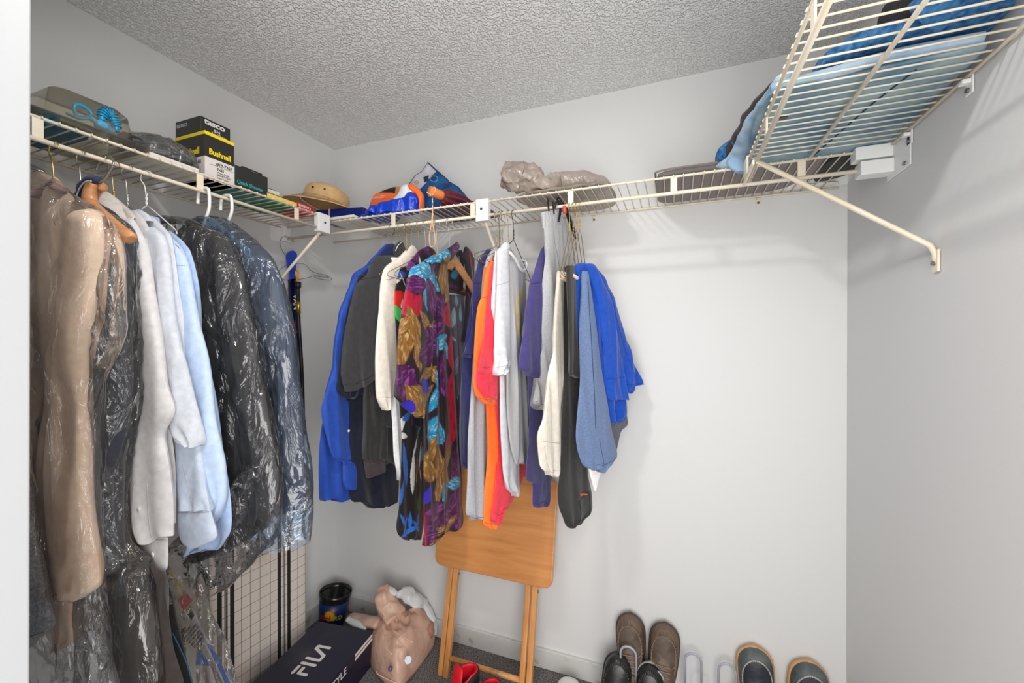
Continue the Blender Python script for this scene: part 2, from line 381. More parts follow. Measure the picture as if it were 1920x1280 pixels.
def wire_hanger(label, pl, m, neck, ends, bot=None, r=.0011, group='wire hangers', od=1, twist=True, half=.2, clip_=None, hookr=.019, name='wire_hanger', tb=None):
    """ends: (u offset, z) of the two shoulder tips"""
    c = Vector((pl.p.x, pl.p.y, ZR)); t = thing(name, label, 'hanger', (0, 0, 0), group=group)
    hk = hook_pts(c, pl.u, od, neck, hookr)
    tubeobj('hook', spline(hk, 3), r, m, t, 6)
    nk = Vector((pl.p.x, pl.p.y, neck))
    if twist:
        bm = bmesh.new()
        for ph in (0, pi): tube(bm, [nk + Vector((cos(ph + k) * r * 1.3, sin(ph + k) * r * 1.3, .004 + k * .0042)) for k in range(9)], r * .9, 5)
        bmobj('twisted_neck', bm, m, t, True)
    (ua, za), (ub, zb) = ends
    P = lambda u, z: Vector((pl.p.x, pl.p.y, 0)) + pl.u * u + Vector((0, 0, z))
    pts = [P(-.004, neck), P(-.022, neck - .012), P(ua * .93, za + .012), P(ua, za), P(ua * .97, za - .008 if bot is None else bot), P(0, (za + zb) / 2 - .012 if bot is None else bot),
           P(ub * .97, zb - .008 if bot is None else bot), P(ub, zb), P(ub * .93, zb + .012), P(.022, neck - .012), P(.004, neck)]
    out = [pts[0]]
    for a, b, c2 in zip(pts[:-2], pts[1:-1], pts[2:]):
        out += [b + (a - b).normalized() * .008, b, b + (c2 - b).normalized() * .008]
    out.append(pts[-1])
    tubeobj('shoulder_wire', out, r, m, t, 6)
    if tb:
        bm = bmesh.new(); tube(bm, [P(ua * .9, bot + .001), P(ub * .9, bot + .001)], .0065, 10); bmobj('cardboard_tube', bm, tb, t, True)
    return t
def wood_hanger(label, pl, m, neck, half, drop, hookm, badge=None, th=.013, hh=.022, od=1, group=None, tilt=0, one_side=1.):
    c = Vector((pl.p.x, pl.p.y, ZR)); t = thing('wooden_hanger', label, 'hanger', (0, 0, 0), group=group)
    tubeobj('hook', spline(hook_pts(c, pl.u, od, neck - .01, .021), 3), .0017, hookm, t, 8)
    bm = bmesh.new(); n = 25; rings = []
    for i in range(n):
        s = -1 + 2 * i / (n - 1); a = abs(s)
        u = s * half; z = neck - drop * (a ** 1.25) + s * tilt
        hgt = hh * (1.15 - .45 * a) * (1.5 if a < .12 else 1); w = th * (.65 + .75 * a ** 2)
        c0 = Vector((pl.p.x, pl.p.y, z - hgt * .5)) + pl.u * u + pl.n * (.012 * a * a)
        rings.append([bm.verts.new(c0 + pl.n * (w * cos(q)) * .9 + Vector((0, 0, hgt * .5 * sin(q)))) for q in [2 * pi * k / 12 for k in range(12)]])
    for a, b in zip(rings[:-1], rings[1:]):
        for k in range(12): bm.faces.new((a[k], a[(k + 1) % 12], b[(k + 1) % 12], b[k]))
    bm.faces.new(rings[0]); bm.faces.new(rings[-1]); bmobj('body', bm, m, t, True)
    return t
# ---------------------------------------------------------------- clothes on the back rod, from the corner outwards
CL = {}
def cm(key, rgb, **k):
    if key not in CL: CL[key] = cloth(key, col(*rgb), **k)
    return CL[key]
M['btn'] = mat('pearl_button', (.75, .75, .72), .25)
M['dbtn'] = mat('dark_button', (.05, .04, .03), .3)
GR = 'clothes hanging from the back shelf'
royal = cm('royal_blue_shirt_cloth', (30, 66, 152), sheen=.1, rough=.6, bs=.2); royd = cm('royal_seam', (18, 50, 140))
# 1 royal blue long-sleeved shirt
t = garment('dress_shirt', 'royal blue long-sleeved shirt at the corner end of the back rod', 'shirt', 0, GR)
pl = BX(.60)
b = drape('body', t, royal, pl, [(457, 725, 738), (475, 706, 742), (495, 689, 744), (514, 664, 744), (560, 645, 735), (630, 630, 720), (700, 622, 712), (800, 606, 690), (880, 600, 680), (930, 597, 668), (936, 598, 657), (938, 606, 630)], .03, .008, 16, 1.3, -.004)
s = drape('sleeve', t, royal, pl, [(497, 686, 692), (514, 660, 676), (540, 647, 664), (582, 632, 650), (630, 622, 640), (698, 611, 630), (740, 599, 640), (768, 594, 657), (808, 600, 659), (852, 612, 660), (866, 630, 660)], .034, .007, 14, 2.1, .016)
cf = drape('cuff', t, royal, pl, [(862, 632, 660), (885, 632, 661), (905, 633, 660), (916, 640, 655)], .03, .002, 12, 1, .026)
seam(s, [(0, .12), (1, .10)], royd); button(s, .72, .83, M['btn'], .005); seam(cf, [(0, .12), (1, .1)], royd)
drape('collar', t, cm('navy_cloth', (28, 42, 92)), pl, [(457, 726, 737), (468, 716, 741), (480, 706, 742)], .03, .002, 10, 1, .006)
# 2 navy shirt behind
navyd = cm('midnight_navy_cloth', (16, 20, 38), rough=.7)
t = garment('dress_shirt', 'midnight navy long shirt hanging behind the black short-sleeved shirt', 'shirt', 0, GR)
pl = BX(.63)
drape('body', t, navyd, pl, [(500, 695, 730), (535, 665, 735), (600, 650, 740), (700, 640, 745), (748, 655, 748), (850, 656, 748), (930, 657, 746), (943, 676, 742), (949, 691, 728)], .028, .006, 14, 3.3, -.004)
drape('sleeve', t, navyd, pl, [(515, 670, 680), (535, 662, 700), (600, 641, 700), (700, 629, 690), (732, 626, 680), (746, 640, 660)], .03, .006, 14, 4.4, .010)
# 3 dark jacket with ribbed cuffs
char = cm('charcoal_jacket_cloth', (44, 41, 42), rough=.55); rib = cm('ribbed_knit', (62, 52, 54))
t = garment('bomber_jacket', 'charcoal jacket with brown ribbed cuffs below the black short sleeve', 'jacket', 0, GR)
pl = BX(.652)
drape('body', t, char, pl, [(520, 690, 740), (600, 670, 745), (740, 684, 746), (850, 716, 745), (868, 720, 742)], .03, .006, 14, 5.1, -.012)
s1 = drape('sleeve', t, char, pl, [(540, 690, 715), (640, 685, 722), (740, 680, 722), (800, 680, 723), (840, 677, 723), (860, 679, 722)], .045, .007, 13, 6.2, .0)
c1 = drape('cuff', t, rib, pl, [(857, 861 - 180, 850, 721), (870, 682, 868, 721), (896, 687, 882, 721)], .04, .0, 12, 1, .002)
c2 = drape('cuff', t, rib, pl, [(838, 721, 834, 743), (872, 721, 858, 742)], .03, .0, 12, 1, -.006)
for i in range(12): seam(c1, [((i + .5) / 12, .03), ((i + .5) / 12, .97)], CL['ribbed_knit'], 'rib', .0012, 4)
# 4 black short-sleeved shirt
blk = cm('black_twill', (50, 49, 51), rough=.75, sc=400); blks = cm('black_seam', (18, 18, 19))
t = garment('short_sleeved_shirt', 'black twill short-sleeved shirt with upturned collar beside the cream shirt', 'shirt', 0, GR)
pl = BX(.672)
b = drape('body', t, blk, pl, [(478, 712, 748), (500, 700, 750), (560, 690, 748), (700, 690, 745), (800, 700, 742)], .025, .006, 14, 7.2, -.006)
s = drape('sleeve', t, blk, pl, [(480, 702, 735), (495, 690, 735), (515, 682, 733), (540, 661, 730), (616, 642, 722), (690, 634, 712), (706, 736 - 70, 706, 708), (738, 640, 706, 708.5)][:6] + [(712, 635, 690, 705), (738, 640, 707, 709)], .042, .006, 12, 8.2, .010)
seam(s, [(0, .22), (.45, .17), (.95, .18)], blks); seam(s, [(0.02, .955), (.98, .95)], blks)
drape('collar', t, blk, pl, [(453, 742, 453, 749), (466, 731, 468, 754), (482, 733, 478, 752)], .018, .0, 10, 1, .016)
tubeobj('collar_edge', [pl.at(731, 471) + pl.n * .026, pl.at(736, 461) + pl.n * .026, pl.at(745, 453) + pl.n * .026], .0016, M['btn'], t, 6)
# 5 cream short-sleeved shirt
crm = cm('cream_shirt_cloth', (226, 216, 203), rough=.8, bs=.25); crs = cm('cream_seam', (170, 155, 140))
t = garment('short_sleeved_shirt', 'cream short-sleeved shirt between the black shirt and the patterned shirt', 'shirt', 0, GR)
pl = BX(.70)
b = drape('body', t, cm('white_shirt_cloth', (225, 224, 222), rough=.8), pl, [(482, 735, 775), (520, 728, 770), (600, 728, 770), (745, 734, 765), (800, 737, 760), (860, 739, 757), (899, 747, 752)], .025, .006, 14, 9.1, -.006)
s = drape('sleeve', t, crm, pl, [(470, 755, 772), (484, 742, 778), (500, 718, 768), (519, 710, 752), (556, 706, 744), (620, 702, 742), (680, 700, 739), (735, 702, 733), (752, 706, 728), (764, 714, 719)], .045, .005, 12, 10.3, .010)
seam(s, [(0.02, .30), (1, .27)], crs); seam(s, [(.05, .93), (.98, .92)], crs); seam(s, [(.45, .17), (.42, .25), (.6, .32)], crs)
drape('collar', t, crm, pl, [(460, 762, 463, 768), (470, 755, 473, 774), (481, 758, 484, 777)], .018, .0, 10, 1, .024)
# ---- prints: petals and leaves lying on the cloth
def petals(bg, P, veins=True, wob=.15, sc=1.0, scw=1.0):
    """P: (u, z, length, width, angle deg, colour, vein colour)"""
    Q = [(u, z, l * sc, w * scw, cos(radians(a)), sin(radians(a)), c, v) for (u, z, l, w, a, c, v) in P]
    def f(u, z):
        c = bg; q = noise.noise(Vector((u * 40, z * 40, 3.3))) * wob
        for (pu, pz, l, w, ca, sa, cc, vc) in Q:
            du, dz = u - pu, z - pz
            if abs(du) > l or abs(dz) > l: continue
            a = (du * ca + dz * sa) / l; b = (-du * sa + dz * ca) / w
            wd = (1 - a * a) * (1 - .25 * a)
            if abs(a) < 1 and abs(b) < wd * (1 + q):
                e = abs(b) / max(.05, wd)
                if veins:
                    st = noise.noise(Vector((a * 2.2, b * 8, pu * 31))) ; k = smoothstep(.0, .5, st) * (1 - e * .4)
                    c = tuple(x * (1 - k) + y * k for x, y in zip(cc, vc))
                    if e > .86: c = tuple(x * .45 for x in c)
                else: c = cc
        return c
    return f
PUR, MAG = (.06, .006, .055), (.24, .05, .26); GOLD, GLIT = (.20, .09, .018), (.50, .32, .12)
TEAL, CYAN = (.015, .22, .40), (.34, .62, .76); RED, CRI = (.38, .008, .03), (.20, .004, .02); IND = (.03, .02, .42); DARK = (.018, .010, .016)
rnd = random.Random(5)
def uz(pl, px, py):
    p = pl.at(px, py); return (p - pl.p).dot(pl.u), p.z
# 6 abstract black, white and blue shirt
abst = print_mat('abstract_print_cloth')
pl = BX(.735)
def pp(px, py, l, w, a, c, v=None):
    u, z = uz(pl, px, py); return (u, z, l, w, a, c, v or c)
WHT = (.72, .70, .66)
P6 = [pp(746, 800, .05, .018, 60, WHT), pp(750, 816, .03, .012, -20, WHT), pp(768, 795, .05, .012, 95, (.01, .01, .02)), pp(757, 780, .03, .014, 20, (.03, .12, .5)), pp(785, 785, .03, .02, 40, (.03, .12, .5)),
      pp(755, 870, .09, .014, 97, (.03, .14, .55)), pp(768, 885, .085, .013, 88, WHT), pp(783, 855, .06, .007, 80, WHT), pp(776, 880, .06, .004, 85, (.65, .25, .04)), pp(749, 920, .05, .010, 75, (.03, .14, .55)),
      pp(764, 975, .035, .009, 90, (.02, .17, .7)), pp(755, 985, .035, .009, 60, (.02, .17, .7)), pp(774, 985, .04, .009, 125, (.02, .17, .7)), pp(750, 975, .04, .008, 120, (.02, .17, .7)), pp(765, 992, .06, .010, 5, (.02, .17, .7)), pp(778, 972, .04, .008, 70, (.02, .17, .7)),
      pp(782, 940, .04, .02, 80, (.01, .16, .04)), pp(744, 560, .045, .03, 30, (.75, .02, .01)), pp(744, 590, .04, .02, 120, (.05, .5, .1)), pp(750, 575, .03, .012, 100, WHT), pp(750, 515, .03, .014, 10, (.02, .08, .4)), pp(745, 525, .03, .004, 40, WHT), pp(752, 525, .03, .003, 120, WHT),
      pp(772, 835, .05, .006, 70, WHT), pp(785, 890, .03, .006, 110, WHT), pp(780, 805, .03, .006, 50, (.03, .3, .5)), pp(788, 850, .03, .012, 90, (.03, .3, .4))]
t = garment('printed_shirt', 'black shirt with abstract blue and white strokes and a star by its hem', 'shirt', 0, GR)
drape('body', t, abst, pl, [(500, 752, 790), (518, 745, 792), (560, 738, 792), (640, 740, 795), (768, 746, 798), (835, 750, 798), (936, 745, 796), (986, 741, 796), (1004, 748, 790), (1009, 757, 775)], .032, .006, 14, 11.4, 0, prt=petals((.016, .014, .016), P6, False))
# 7 floral shirts
flo = print_mat('floral_print_rayon', .45, .12)
pl = BX(.778)
P7 = [pp(780, 480, .04, .02, 50, PUR, MAG), pp(797, 468, .04, .02, -30, PUR, MAG), pp(768, 498, .03, .02, 20, MAG, PUR), pp(785, 495, .03, .01, 100, WHT, CYAN)]
t = garment('floral_shirt', 'purple floral shirt hanging behind on the hanger with the black badge', 'shirt', 0, GR)
drape('body', t, flo, pl, [(462, 800, 806), (470, 786, 816), (484, 774, 820), (500, 764, 822), (560, 762, 822), (800, 775, 822)], .026, .004, 14, 12.4, -.004, prt=petals(DARK, P7))
pl = BX(.885)
F1 = [
 # shoulder and collar
 pp(806, 482, .045, .022, 20, TEAL, CYAN), pp(825, 478, .03, .02, 5, TEAL, CYAN), pp(845, 466, .04, .02, 30, PUR, MAG), pp(772, 515, .05, .022, 25, TEAL, CYAN), pp(786, 505, .04, .022, -20, TEAL, CYAN),
 pp(805, 510, .035, .02, 70, PUR, MAG), pp(826, 515, .07, .026, 80, GOLD, GLIT), pp(836, 545, .05, .02, 60, GOLD, GLIT), pp(800, 525, .045, .016, 20, TEAL, CYAN), pp(786, 553, .05, .016, 100, TEAL, CYAN), pp(808, 535, .035, .016, -25, TEAL, CYAN),
 pp(800, 560, .07, .03, 120, PUR, MAG), pp(820, 580, .06, .03, -50, PUR, MAG), pp(836, 590, .045, .03, 100, RED, CRI), pp(762, 565, .06, .032, 70, RED, CRI), pp(770, 535, .05, .02, 10, PUR, MAG),
 pp(752, 635, .07, .024, 60, GOLD, GLIT), pp(762, 610, .06, .02, 110, GOLD, GLIT), pp(745, 660, .05, .02, 75, GOLD, GLIT), pp(770, 660, .06, .016, 100, GOLD, GLIT), pp(748, 610, .05, .014, 40, GOLD, GLIT),
 pp(783, 600, .04, .013, 140, GOLD, GLIT), pp(792, 615, .04, .012, 170, GOLD, GLIT), pp(804, 612, .03, .016, 60, GOLD, GLIT), pp(800, 640, .06, .03, 130, PUR, MAG), pp(790, 660, .06, .03, 20, PUR, MAG), pp(815, 612, .05, .025, 10, PUR, MAG),
 pp(822, 640, .045, .018, 30, TEAL, CYAN), pp(812, 658, .035, .013, 95, TEAL, CYAN), pp(832, 655, .035, .013, 110, TEAL, CYAN), pp(842, 660, .07, .018, 95, RED, CRI), pp(825, 680, .05, .022, 70, PUR, MAG),
 pp(752, 720, .05, .03, 60, PUR, MAG), pp(742, 700, .04, .02, 30, PUR, MAG), pp(790, 700, .055, .014, 20, GOLD, GLIT), pp(775, 735, .05, .014, 150, GOLD, GLIT), pp(772, 755, .05, .02, 80, GOLD, GLIT), pp(760, 745, .05, .016, 120, GOLD, GLIT), pp(790, 740, .05, .014, 35, GOLD, GLIT), pp(782, 765, .04, .014, 100, GOLD, GLIT),
 pp(785, 722, .035, .014, 140, IND, IND), pp(755, 762, .03, .014, 150, IND, IND), pp(803, 700, .04, .012, 120, GOLD, GLIT), pp(808, 740, .06, .014, 60, TEAL, CYAN), pp(812, 720, .05, .012, 110, TEAL, CYAN), pp(830, 720, .05, .03, 100, PUR, MAG),
 pp(804, 800, .05, .02, 50, TEAL, CYAN), pp(818, 810, .045, .016, 110, TEAL, CYAN), pp(808, 822, .05, .014, 160, TEAL, CYAN), pp(842, 790, .075, .026, 92, RED, CRI), pp(835, 830, .05, .022, 80, RED, CRI), pp(842, 730, .06, .02, 92, RED, CRI),
 pp(800, 850, .06, .022, 60, GOLD, GLIT), pp(815, 870, .07, .02, 95, GOLD, GLIT), pp(830, 860, .06, .018, 60, GOLD, GLIT), pp(798, 880, .05, .022, 120, GOLD, GLIT), pp(828, 895, .07, .018, 100, GOLD, GLIT), pp(850, 860, .05, .022, 95, PUR, MAG), pp(845, 895, .04, .018, 120, PUR, MAG), pp(815, 915, .06, .016, 85, GOLD, GLIT),
 pp(845, 905, .05, .016, 170, TEAL, CYAN), pp(826, 925, .05, .013, 90, TEAL, CYAN), pp(797, 925, .03, .016, 60, IND, IND), pp(845, 935, .045, .022, 60, PUR, MAG), pp(805, 965, .07, .03, 15, PUR, MAG), pp(830, 975, .06, .03, 150, PUR, MAG), pp(850, 965, .05, .03, 90, PUR, MAG), pp(800, 1000, .06, .026, 170, PUR, MAG),
 pp(838, 980, .04, .010, 30, GOLD, GLIT), pp(820, 992, .03, .010, 10, GOLD, GLIT), pp(790, 985, .08, .004, 90, RED, CRI), pp(806, 1017, .04, .007, 0, GOLD, GLIT)]
prF = petals(DARK, F1, sc=1.15, scw=1.6)
t = garment('floral_shirt', 'bold floral shirt in purple, gold, teal and crimson on the pale wooden hanger', 'shirt', 0, GR)
b = drape('body', t, flo, pl, [(480, 806, 842), (492, 788, 838), (504, 779, 837), (560, 783, 841), (640, 788, 845), (768, 788, 852), (835, 789, 855), (936, 790, 862), (986, 790, 862), (1001, 790, 829), (1018, 790, 815), (1021, 790, 806)], .032, .007, 16, 13.4, .004, prt=prF)
s = drape('sleeve', t, flo, pl, [(494, 782, 800), (504, 764, 805), (535, 755, 809), (567, 750, 811), (616, 745, 809), (700, 736, 801), (734, 733, 798), (748, 737, 796), (766, 757, 792), (781, 774, 784)], .04, .006, 14, 14.4, .014, prt=prF)
drape('collar', t, flo, pl, [(454, 847, 456, 850), (463, 835, 465, 852), (474, 815, 480, 843), (484, 800, 489, 836), (492, 793, 492, 826)], .016, .001, 14, 14.4, .022, prt=prF)
drape('right_shoulder', t, flo, pl, [(462, 876, 880), (480, 872, 892), (500, 876, 894), (560, 876, 892), (640, 870, 884)], .02, .004, 14, 3.4, -.012, prt=petals(DARK, [pp(884, 490, .05, .01, 110, RED, CRI), pp(888, 520, .05, .01, 95, GOLD, GLIT), pp(880, 545, .05, .01, 95, PUR, MAG)]))
drape('inside_back', t, flo, pl, [(468, 842, 878), (490, 838, 882), (520, 838, 880), (545, 838, 878)], .012, .003, 14, 4.4, -.03, prt=petals(DARK, [pp(868, 498, .05, .024, 70, TEAL, (.05, .35, .42)), pp(862, 515, .03, .018, 10, TEAL, (.05, .35, .42)), pp(846, 510, .045, .022, 90, GOLD, GLIT), pp(858, 536, .05, .014, 0, PUR, MAG)]))
PALE = (.20, .34, .38)
drape('inside_front', t, print_mat('reverse_of_floral_cloth', .8), pl, [(552, 838, 880), (600, 838, 880), (680, 838, 876), (760, 840, 874), (800, 848, 874)], .012, .008, 20, 5.4, -.03, prt=petals((.10, .09, .13), [pp(850, 562, .03, .014, 90, PALE, (.35, .5, .52)), pp(866, 562, .03, .016, 90, PALE, (.35, .5, .52)), pp(860, 595, .045, .022, 80, PALE, (.38, .5, .5)), pp(873, 585, .04, .012, 90, PALE, PALE), pp(846, 573, .02, .012, 30, (.45, .12, .2), (.5, .2, .3)), pp(845, 625, .05, .010, 100, (.42, .38, .32), (.5, .45, .4)), pp(846, 600, .03, .008, 60, (.42, .42, .42), (.5, .45, .4)), pp(858, 632, .03, .006, 150, (.45, .36, .36), (.5, .45, .4)), pp(862, 690, .06, .02, 70, (.17, .14, .24), (.3, .3, .38)), pp(868, 740, .04, .012, 60, (.1, .22, .26), PALE)]))
drape('body_back', t, flo, pl, [(740, 845, 873), (800, 850, 873), (900, 856, 873), (956, 858, 872), (968, 860, 869)], .015, .005, 20, 6.4, -.022, prt=petals((.012, .01, .014), [pp(864, 815, .05, .016, 70, (.01, .10, .14), TEAL), pp(866, 905, .05, .012, 85, CRI, RED), pp(864, 920, .03, .008, 10, TEAL, CYAN), pp(864, 780, .04, .012, 90, PUR, MAG), pp(866, 945, .03, .012, 90, CRI, RED)]))
lb = bmesh.new(); p0, p1, p2, p3 = [pl.at(x, y) - pl.n * .019 for x, y in ((840, 483), (860, 486), (859, 496), (840, 493))]
f = lb.faces.new([lb.verts.new(p) for p in (p0, p1, p2, p3)]); e = bmesh.ops.extrude_face_region(lb, geom=[f]); bmesh.ops.translate(lb, verts=[v for v in e['geom'] if isinstance(v, bmesh.types.BMVert)], vec=pl.n * .001)
o = bmobj('neck_label', lb, cm('label_cloth', (225, 205, 175)), t); o['label'] = 'small cream neck label'
seam(b, [(.47, .03), (.49, .5), (.47, .98)], blks, 'placket_edge', .0012, 20)
# black trouser bar visible under the neckline belongs to the pale hanger (built below)
# 8 navy tee
navy = cm('navy_jersey', (36, 38, 88)); navs = cm('navy_seam', (16, 16, 50))
def tee(label, x, m, sm, body, slv, sd, offb=-.004, offs=.010, th=.032, hem=True, name='t_shirt', sth=.036, amp=.006):
    t = garment(name, label, 'shirt', 0, GR); pl = BX(x)
    b = drape('body', t, m, pl, body, th, amp, 14, sd, offb)
    s = drape('sleeve', t, m, pl, slv, sth, amp, 13, sd + 1, offs)
    if hem: seam(s, [(.02, .93), (.98, .93)], sm); seam(b, [(.02, .97), (.98, .97)], sm)
    seam(s, [(0, .3), (.5, .27), (.95, .3)], sm)
    return t, b, s, pl
tee('navy t-shirt next to the bold floral shirt, its sleeve ending in a point', 1.075, navy, navs,
    [(480, 903, 922), (560, 884, 935), (640, 873, 930), (720, 867, 925), (800, 862, 915), (835, 864, 905), (868, 870, 900), (876, 873, 890)],
    [(467, 909, 914), (480, 901, 916), (495, 892, 920), (525, 880, 925), (557, 878, 925), (620, 875, 922), (655, 866, 915), (664, 864, 890), (671, 866, 874)], 21.1)
gry = cm('heather_grey_jersey', (156, 156, 162), var=(col(178, 178, 183), 420, .4, .6)); grs = cm('grey_seam', (110, 110, 114))
tee('long heather grey t-shirt with a wavy hem between navy and orange', 1.098, gry, grs,
    [(478, 915, 930), (560, 900, 935), (650, 890, 934), (724, 880, 925), (785, 877, 918), (835, 874, 916), (920, 873, 914), (962, 873, 913), (970, 882, 909), (975, 893, 903)],
    [(466, 924, 929), (476, 912, 930), (504, 903, 932), (531, 899, 935), (600, 896, 933), (640, 896, 930)], 22.7, amp=.009)
orn = cm('orange_jersey', (252, 112, 38)); ors = cm('orange_seam', (190, 66, 20))
t, b, s, pl = tee('bright orange t-shirt with a crumpled open sleeve', 1.121, orn, ors,
    [(500, 910, 940), (600, 905, 948), (700, 905, 950), (755, 914, 950), (835, 917, 948), (920, 914, 942), (970, 913, 935), (984, 913, 930), (990, 918, 924)],
    [(482, 922, 927), (488, 916, 935), (514, 904, 940), (548, 899, 940), (573, 891, 940), (620, 887, 935), (696, 881, 930), (716, 879, 932), (735, 884, 932), (748, 892, 931), (756, 906, 926)], 23.9)
red = cm('coral_red_jersey', (228, 52, 72)); res_ = cm('red_seam', (175, 20, 50))
t, b, s, pl = tee('coral red t-shirt between the orange and white t-shirts', 1.143, red, res_,
    [(520, 920, 950), (640, 915, 975), (720, 920, 985), (800, 933, 990), (860, 935, 992), (876, 932, 991), (915, 928, 974), (945, 925, 958), (955, 924, 944), (970, 921, 941), (977, 923, 938)],
    [(484, 925, 930), (500, 918, 945), (542, 912, 950), (600, 907, 950), (641, 902, 945), (680, 892, 940), (693, 888, 938), (700, 890, 932)], 25.2)
drape('inner_sleeve', t, red, pl, [(680, 900, 936), (700, 893, 938), (722, 894, 936), (736, 900, 932), (747, 908, 920)], .045, .012, 30, 8, .002)
wht = cm('white_jersey', (194, 195, 200), rough=.85); whs = cm('white_seam', (160, 160, 168))
tee('plain white t-shirt with a wide sleeve, in front of the red t-shirt', 1.170, wht, whs,
    [(470, 930, 952), (560, 926, 958), (640, 930, 960), (681, 935, 955), (788, 939, 966), (859, 943, 971), (902, 946, 973), (921, 955, 973), (928, 962, 968)],
    [(454, 941, 946), (466, 932, 950), (474, 927, 950), (535, 924, 953), (609, 922, 963), (646, 922, 972), (657, 922, 960), (672, 923, 950), (692, 924, 936), (702, 926, 930)], 26.4, sth=.042, amp=.008)
# grey tee with yellow ring
pl = BX(1.196)
def ring_print(u, z):
    uc, zc = uz(pl, 972, 592); a = ((u - uc) / .062) ** 2 + ((z - zc) / .098) ** 2; base = (.47, .47, .48)
    g = .5 + .5 * noise.noise(Vector((u * 90, z * 30, 2)))
    if .72 < a < 1.0 and g > .25: return (.72, .50, .08)
    uc2, zc2 = uz(pl, 967, 610); d = (u - uc2) * cos(.35) + (z - zc2) * sin(.35)
    if abs(d) < .010 and abs(z - zc2) < .05 and g > .3: return (.70, .50, .10)
    if a < .72 and noise.noise(Vector((u * 60, z * 25, 9))) > .22: return (.36, .36, .38)
    k = .04 * noise.noise(Vector((u * 200, z * 200, 1))); return (base[0] + k, base[1] + k, base[2] + k)
t = garment('graphic_t_shirt', 'pale grey t-shirt with a faded yellow ring, hanging open at the neck', 'shirt', 0, GR)
gp = print_mat('faded_graphic_print', .9)
b = drape('body', t, gp, pl, [(486, 956, 976), (505, 953, 983), (560, 953, 985), (640, 950, 980), (690, 948, 985), (751, 950, 993), (835, 958, 995), (862, 964, 994), (870, 970, 988)], .03, .007, 16, 28.1, -.003, prt=ring_print)
nb = [pl.at(x, y) + pl.n * d for x, y, d in ((953, 472, .004), (958, 486, .016), (966, 504, .019), (975, 508, .017), (983, 500, .010), (984, 490, .002), (978, 487, -.008), (966, 480, -.010))]
tubeobj('neckband', nb, .0055, cm('white_jersey', (1, 1, 1)), t, 8, True, 6, flat=.5)
# purple navy tee
pur = cm('purple_navy_jersey', (64, 58, 116)); pus = cm('purple_seam', (32, 26, 70))
tee('purple-navy t-shirt hanging against the grey sweatpants', 1.245, pur, pus,
    [(520, 1000, 1025), (640, 995, 1028), (701, 989, 1030), (781, 996, 1034), (840, 990, 1035), (896, 988, 1034), (908, 1001, 1032), (944, 1003, 1025), (950, 1008, 1020)],
    [(460, 1017, 1021), (485, 1007, 1022), (508, 997, 1022), (535, 989, 1022), (588, 981, 1021), (641, 974, 1021), (686, 969, 1024), (697, 977, 1024), (709, 992, 1023), (718, 1008, 1019)], 30.3, sth=.05)
# grey sweatpants on a clip hanger
t = garment('sweatpants', 'heather grey sweatpants with a gathered waistband on a black clip hanger', 'trousers', 0, GR)
pl = BX(1.292, 78)
hg = cm('pale_heather_fleece', (158, 158, 161), var=(col(184, 184, 186), 420, .38, .62))
b = drape('legs', t, hg, pl, [(408, 1020, 1052), (425, 1020, 1062), (462, 1020, 1073), (500, 1018, 1078), (572, 1016, 1076), (645, 1016, 1062), (700, 1010, 1050), (735, 1002, 1040), (758, 1000, 1032), (765, 1006, 1026)], .05, .012, 20, 31.3, -.004, top=.7)
w = drape('waistband', t, hg, pl, [(398, 1018, 391, 1046), (410, 1019, 404, 1052), (428, 1020, 424, 1060)], .054, .004, 60, 32.3, -.004, top=.95)
seam(b, [(.02, .965), (.98, .965)], grs); seam(b, [(.2, .1), (.42, .4), (.5, .75)], grs, 'leg_seam', .0012)
for i in range(13): seam(w, [((i + .6) / 14, .05), ((i + .45) / 14, .95)], hg, 'gather', .0016, 3)
# trousers folded over hangers
def trouser(label, x, m, sm, rows, sd, off=0, th=.03, amp=.006, extra=(), name='trousers', az=90):
    t = garment(name, label, 'trousers', 0, GR); pl = BX(x, az)
    b = drape('leg', t, m, pl, rows, th, amp, 14, sd, off, top=.5)
    for e in extra: drape('leg', t, m, pl, e, th, amp, 14, sd + 2, off + th * .8, top=.5)
    return t, b, pl
cpt = cm('cream_denim', (222, 214, 200), rough=.85, sc=420); cps = cm('cream_denim_seam', (168, 158, 142))
t, b, pl = trouser('cream denim trousers folded over a hanger with the hip pocket at the bottom', 1.345, cpt, cps,
    [(508, 1046, 1058), (522, 1045, 1060), (608, 1038, 1060), (701, 1029, 1056), (734, 1023, 1052), (788, 1016, 1049), (818, 1010, 1051), (850, 1012, 1051), (874, 1015, 1050), (886, 1022, 1046), (890, 1030, 1040)], 33.3)
seam(b, [(.1, .80), (.95, .81)], cps); seam(b, [(.12, .82), (.2, .95), (.9, .93)], cps); seam(b, [(.75, .05), (.72, .5), (.75, .8)], cps, 'leg_seam'); seam(b, [(.5, .82), (.5, .93)], cps)
bpt = cm('black_trouser_cloth', (44, 42, 40), rough=.7); bps = cm('black_trouser_seam', (16, 15, 15))
t, b, pl = trouser('long black trousers hanging lowest, with a buttoned back pocket', 1.372, bpt, bps,
    [(500, 1057, 1074), (600, 1054, 1086), (718, 1053, 1090), (815, 1048, 1092), (869, 1045, 1100), (919, 1042, 1108), (938, 1043, 1109), (958, 1047, 1108), (972, 1055, 1096), (983, 1062, 1084), (990, 1068, 1073)], 35.3, az=72)
seam(b, [(.5, .86), (.85, .82), (.9, .93), (.62, .97), (.5, .86)], bps, 'pocket', .0014); seam(b, [(.7, .05), (.66, .6)], bps, 'crease', .0014, 30)
ot = drape('label_tag', t, cm('orange_thread', (200, 80, 50)), pl, [(923, 1078, 1092), (925, 1079, 1092), (926, 1080, 1091)], .006, 0, 10, 1, .02)
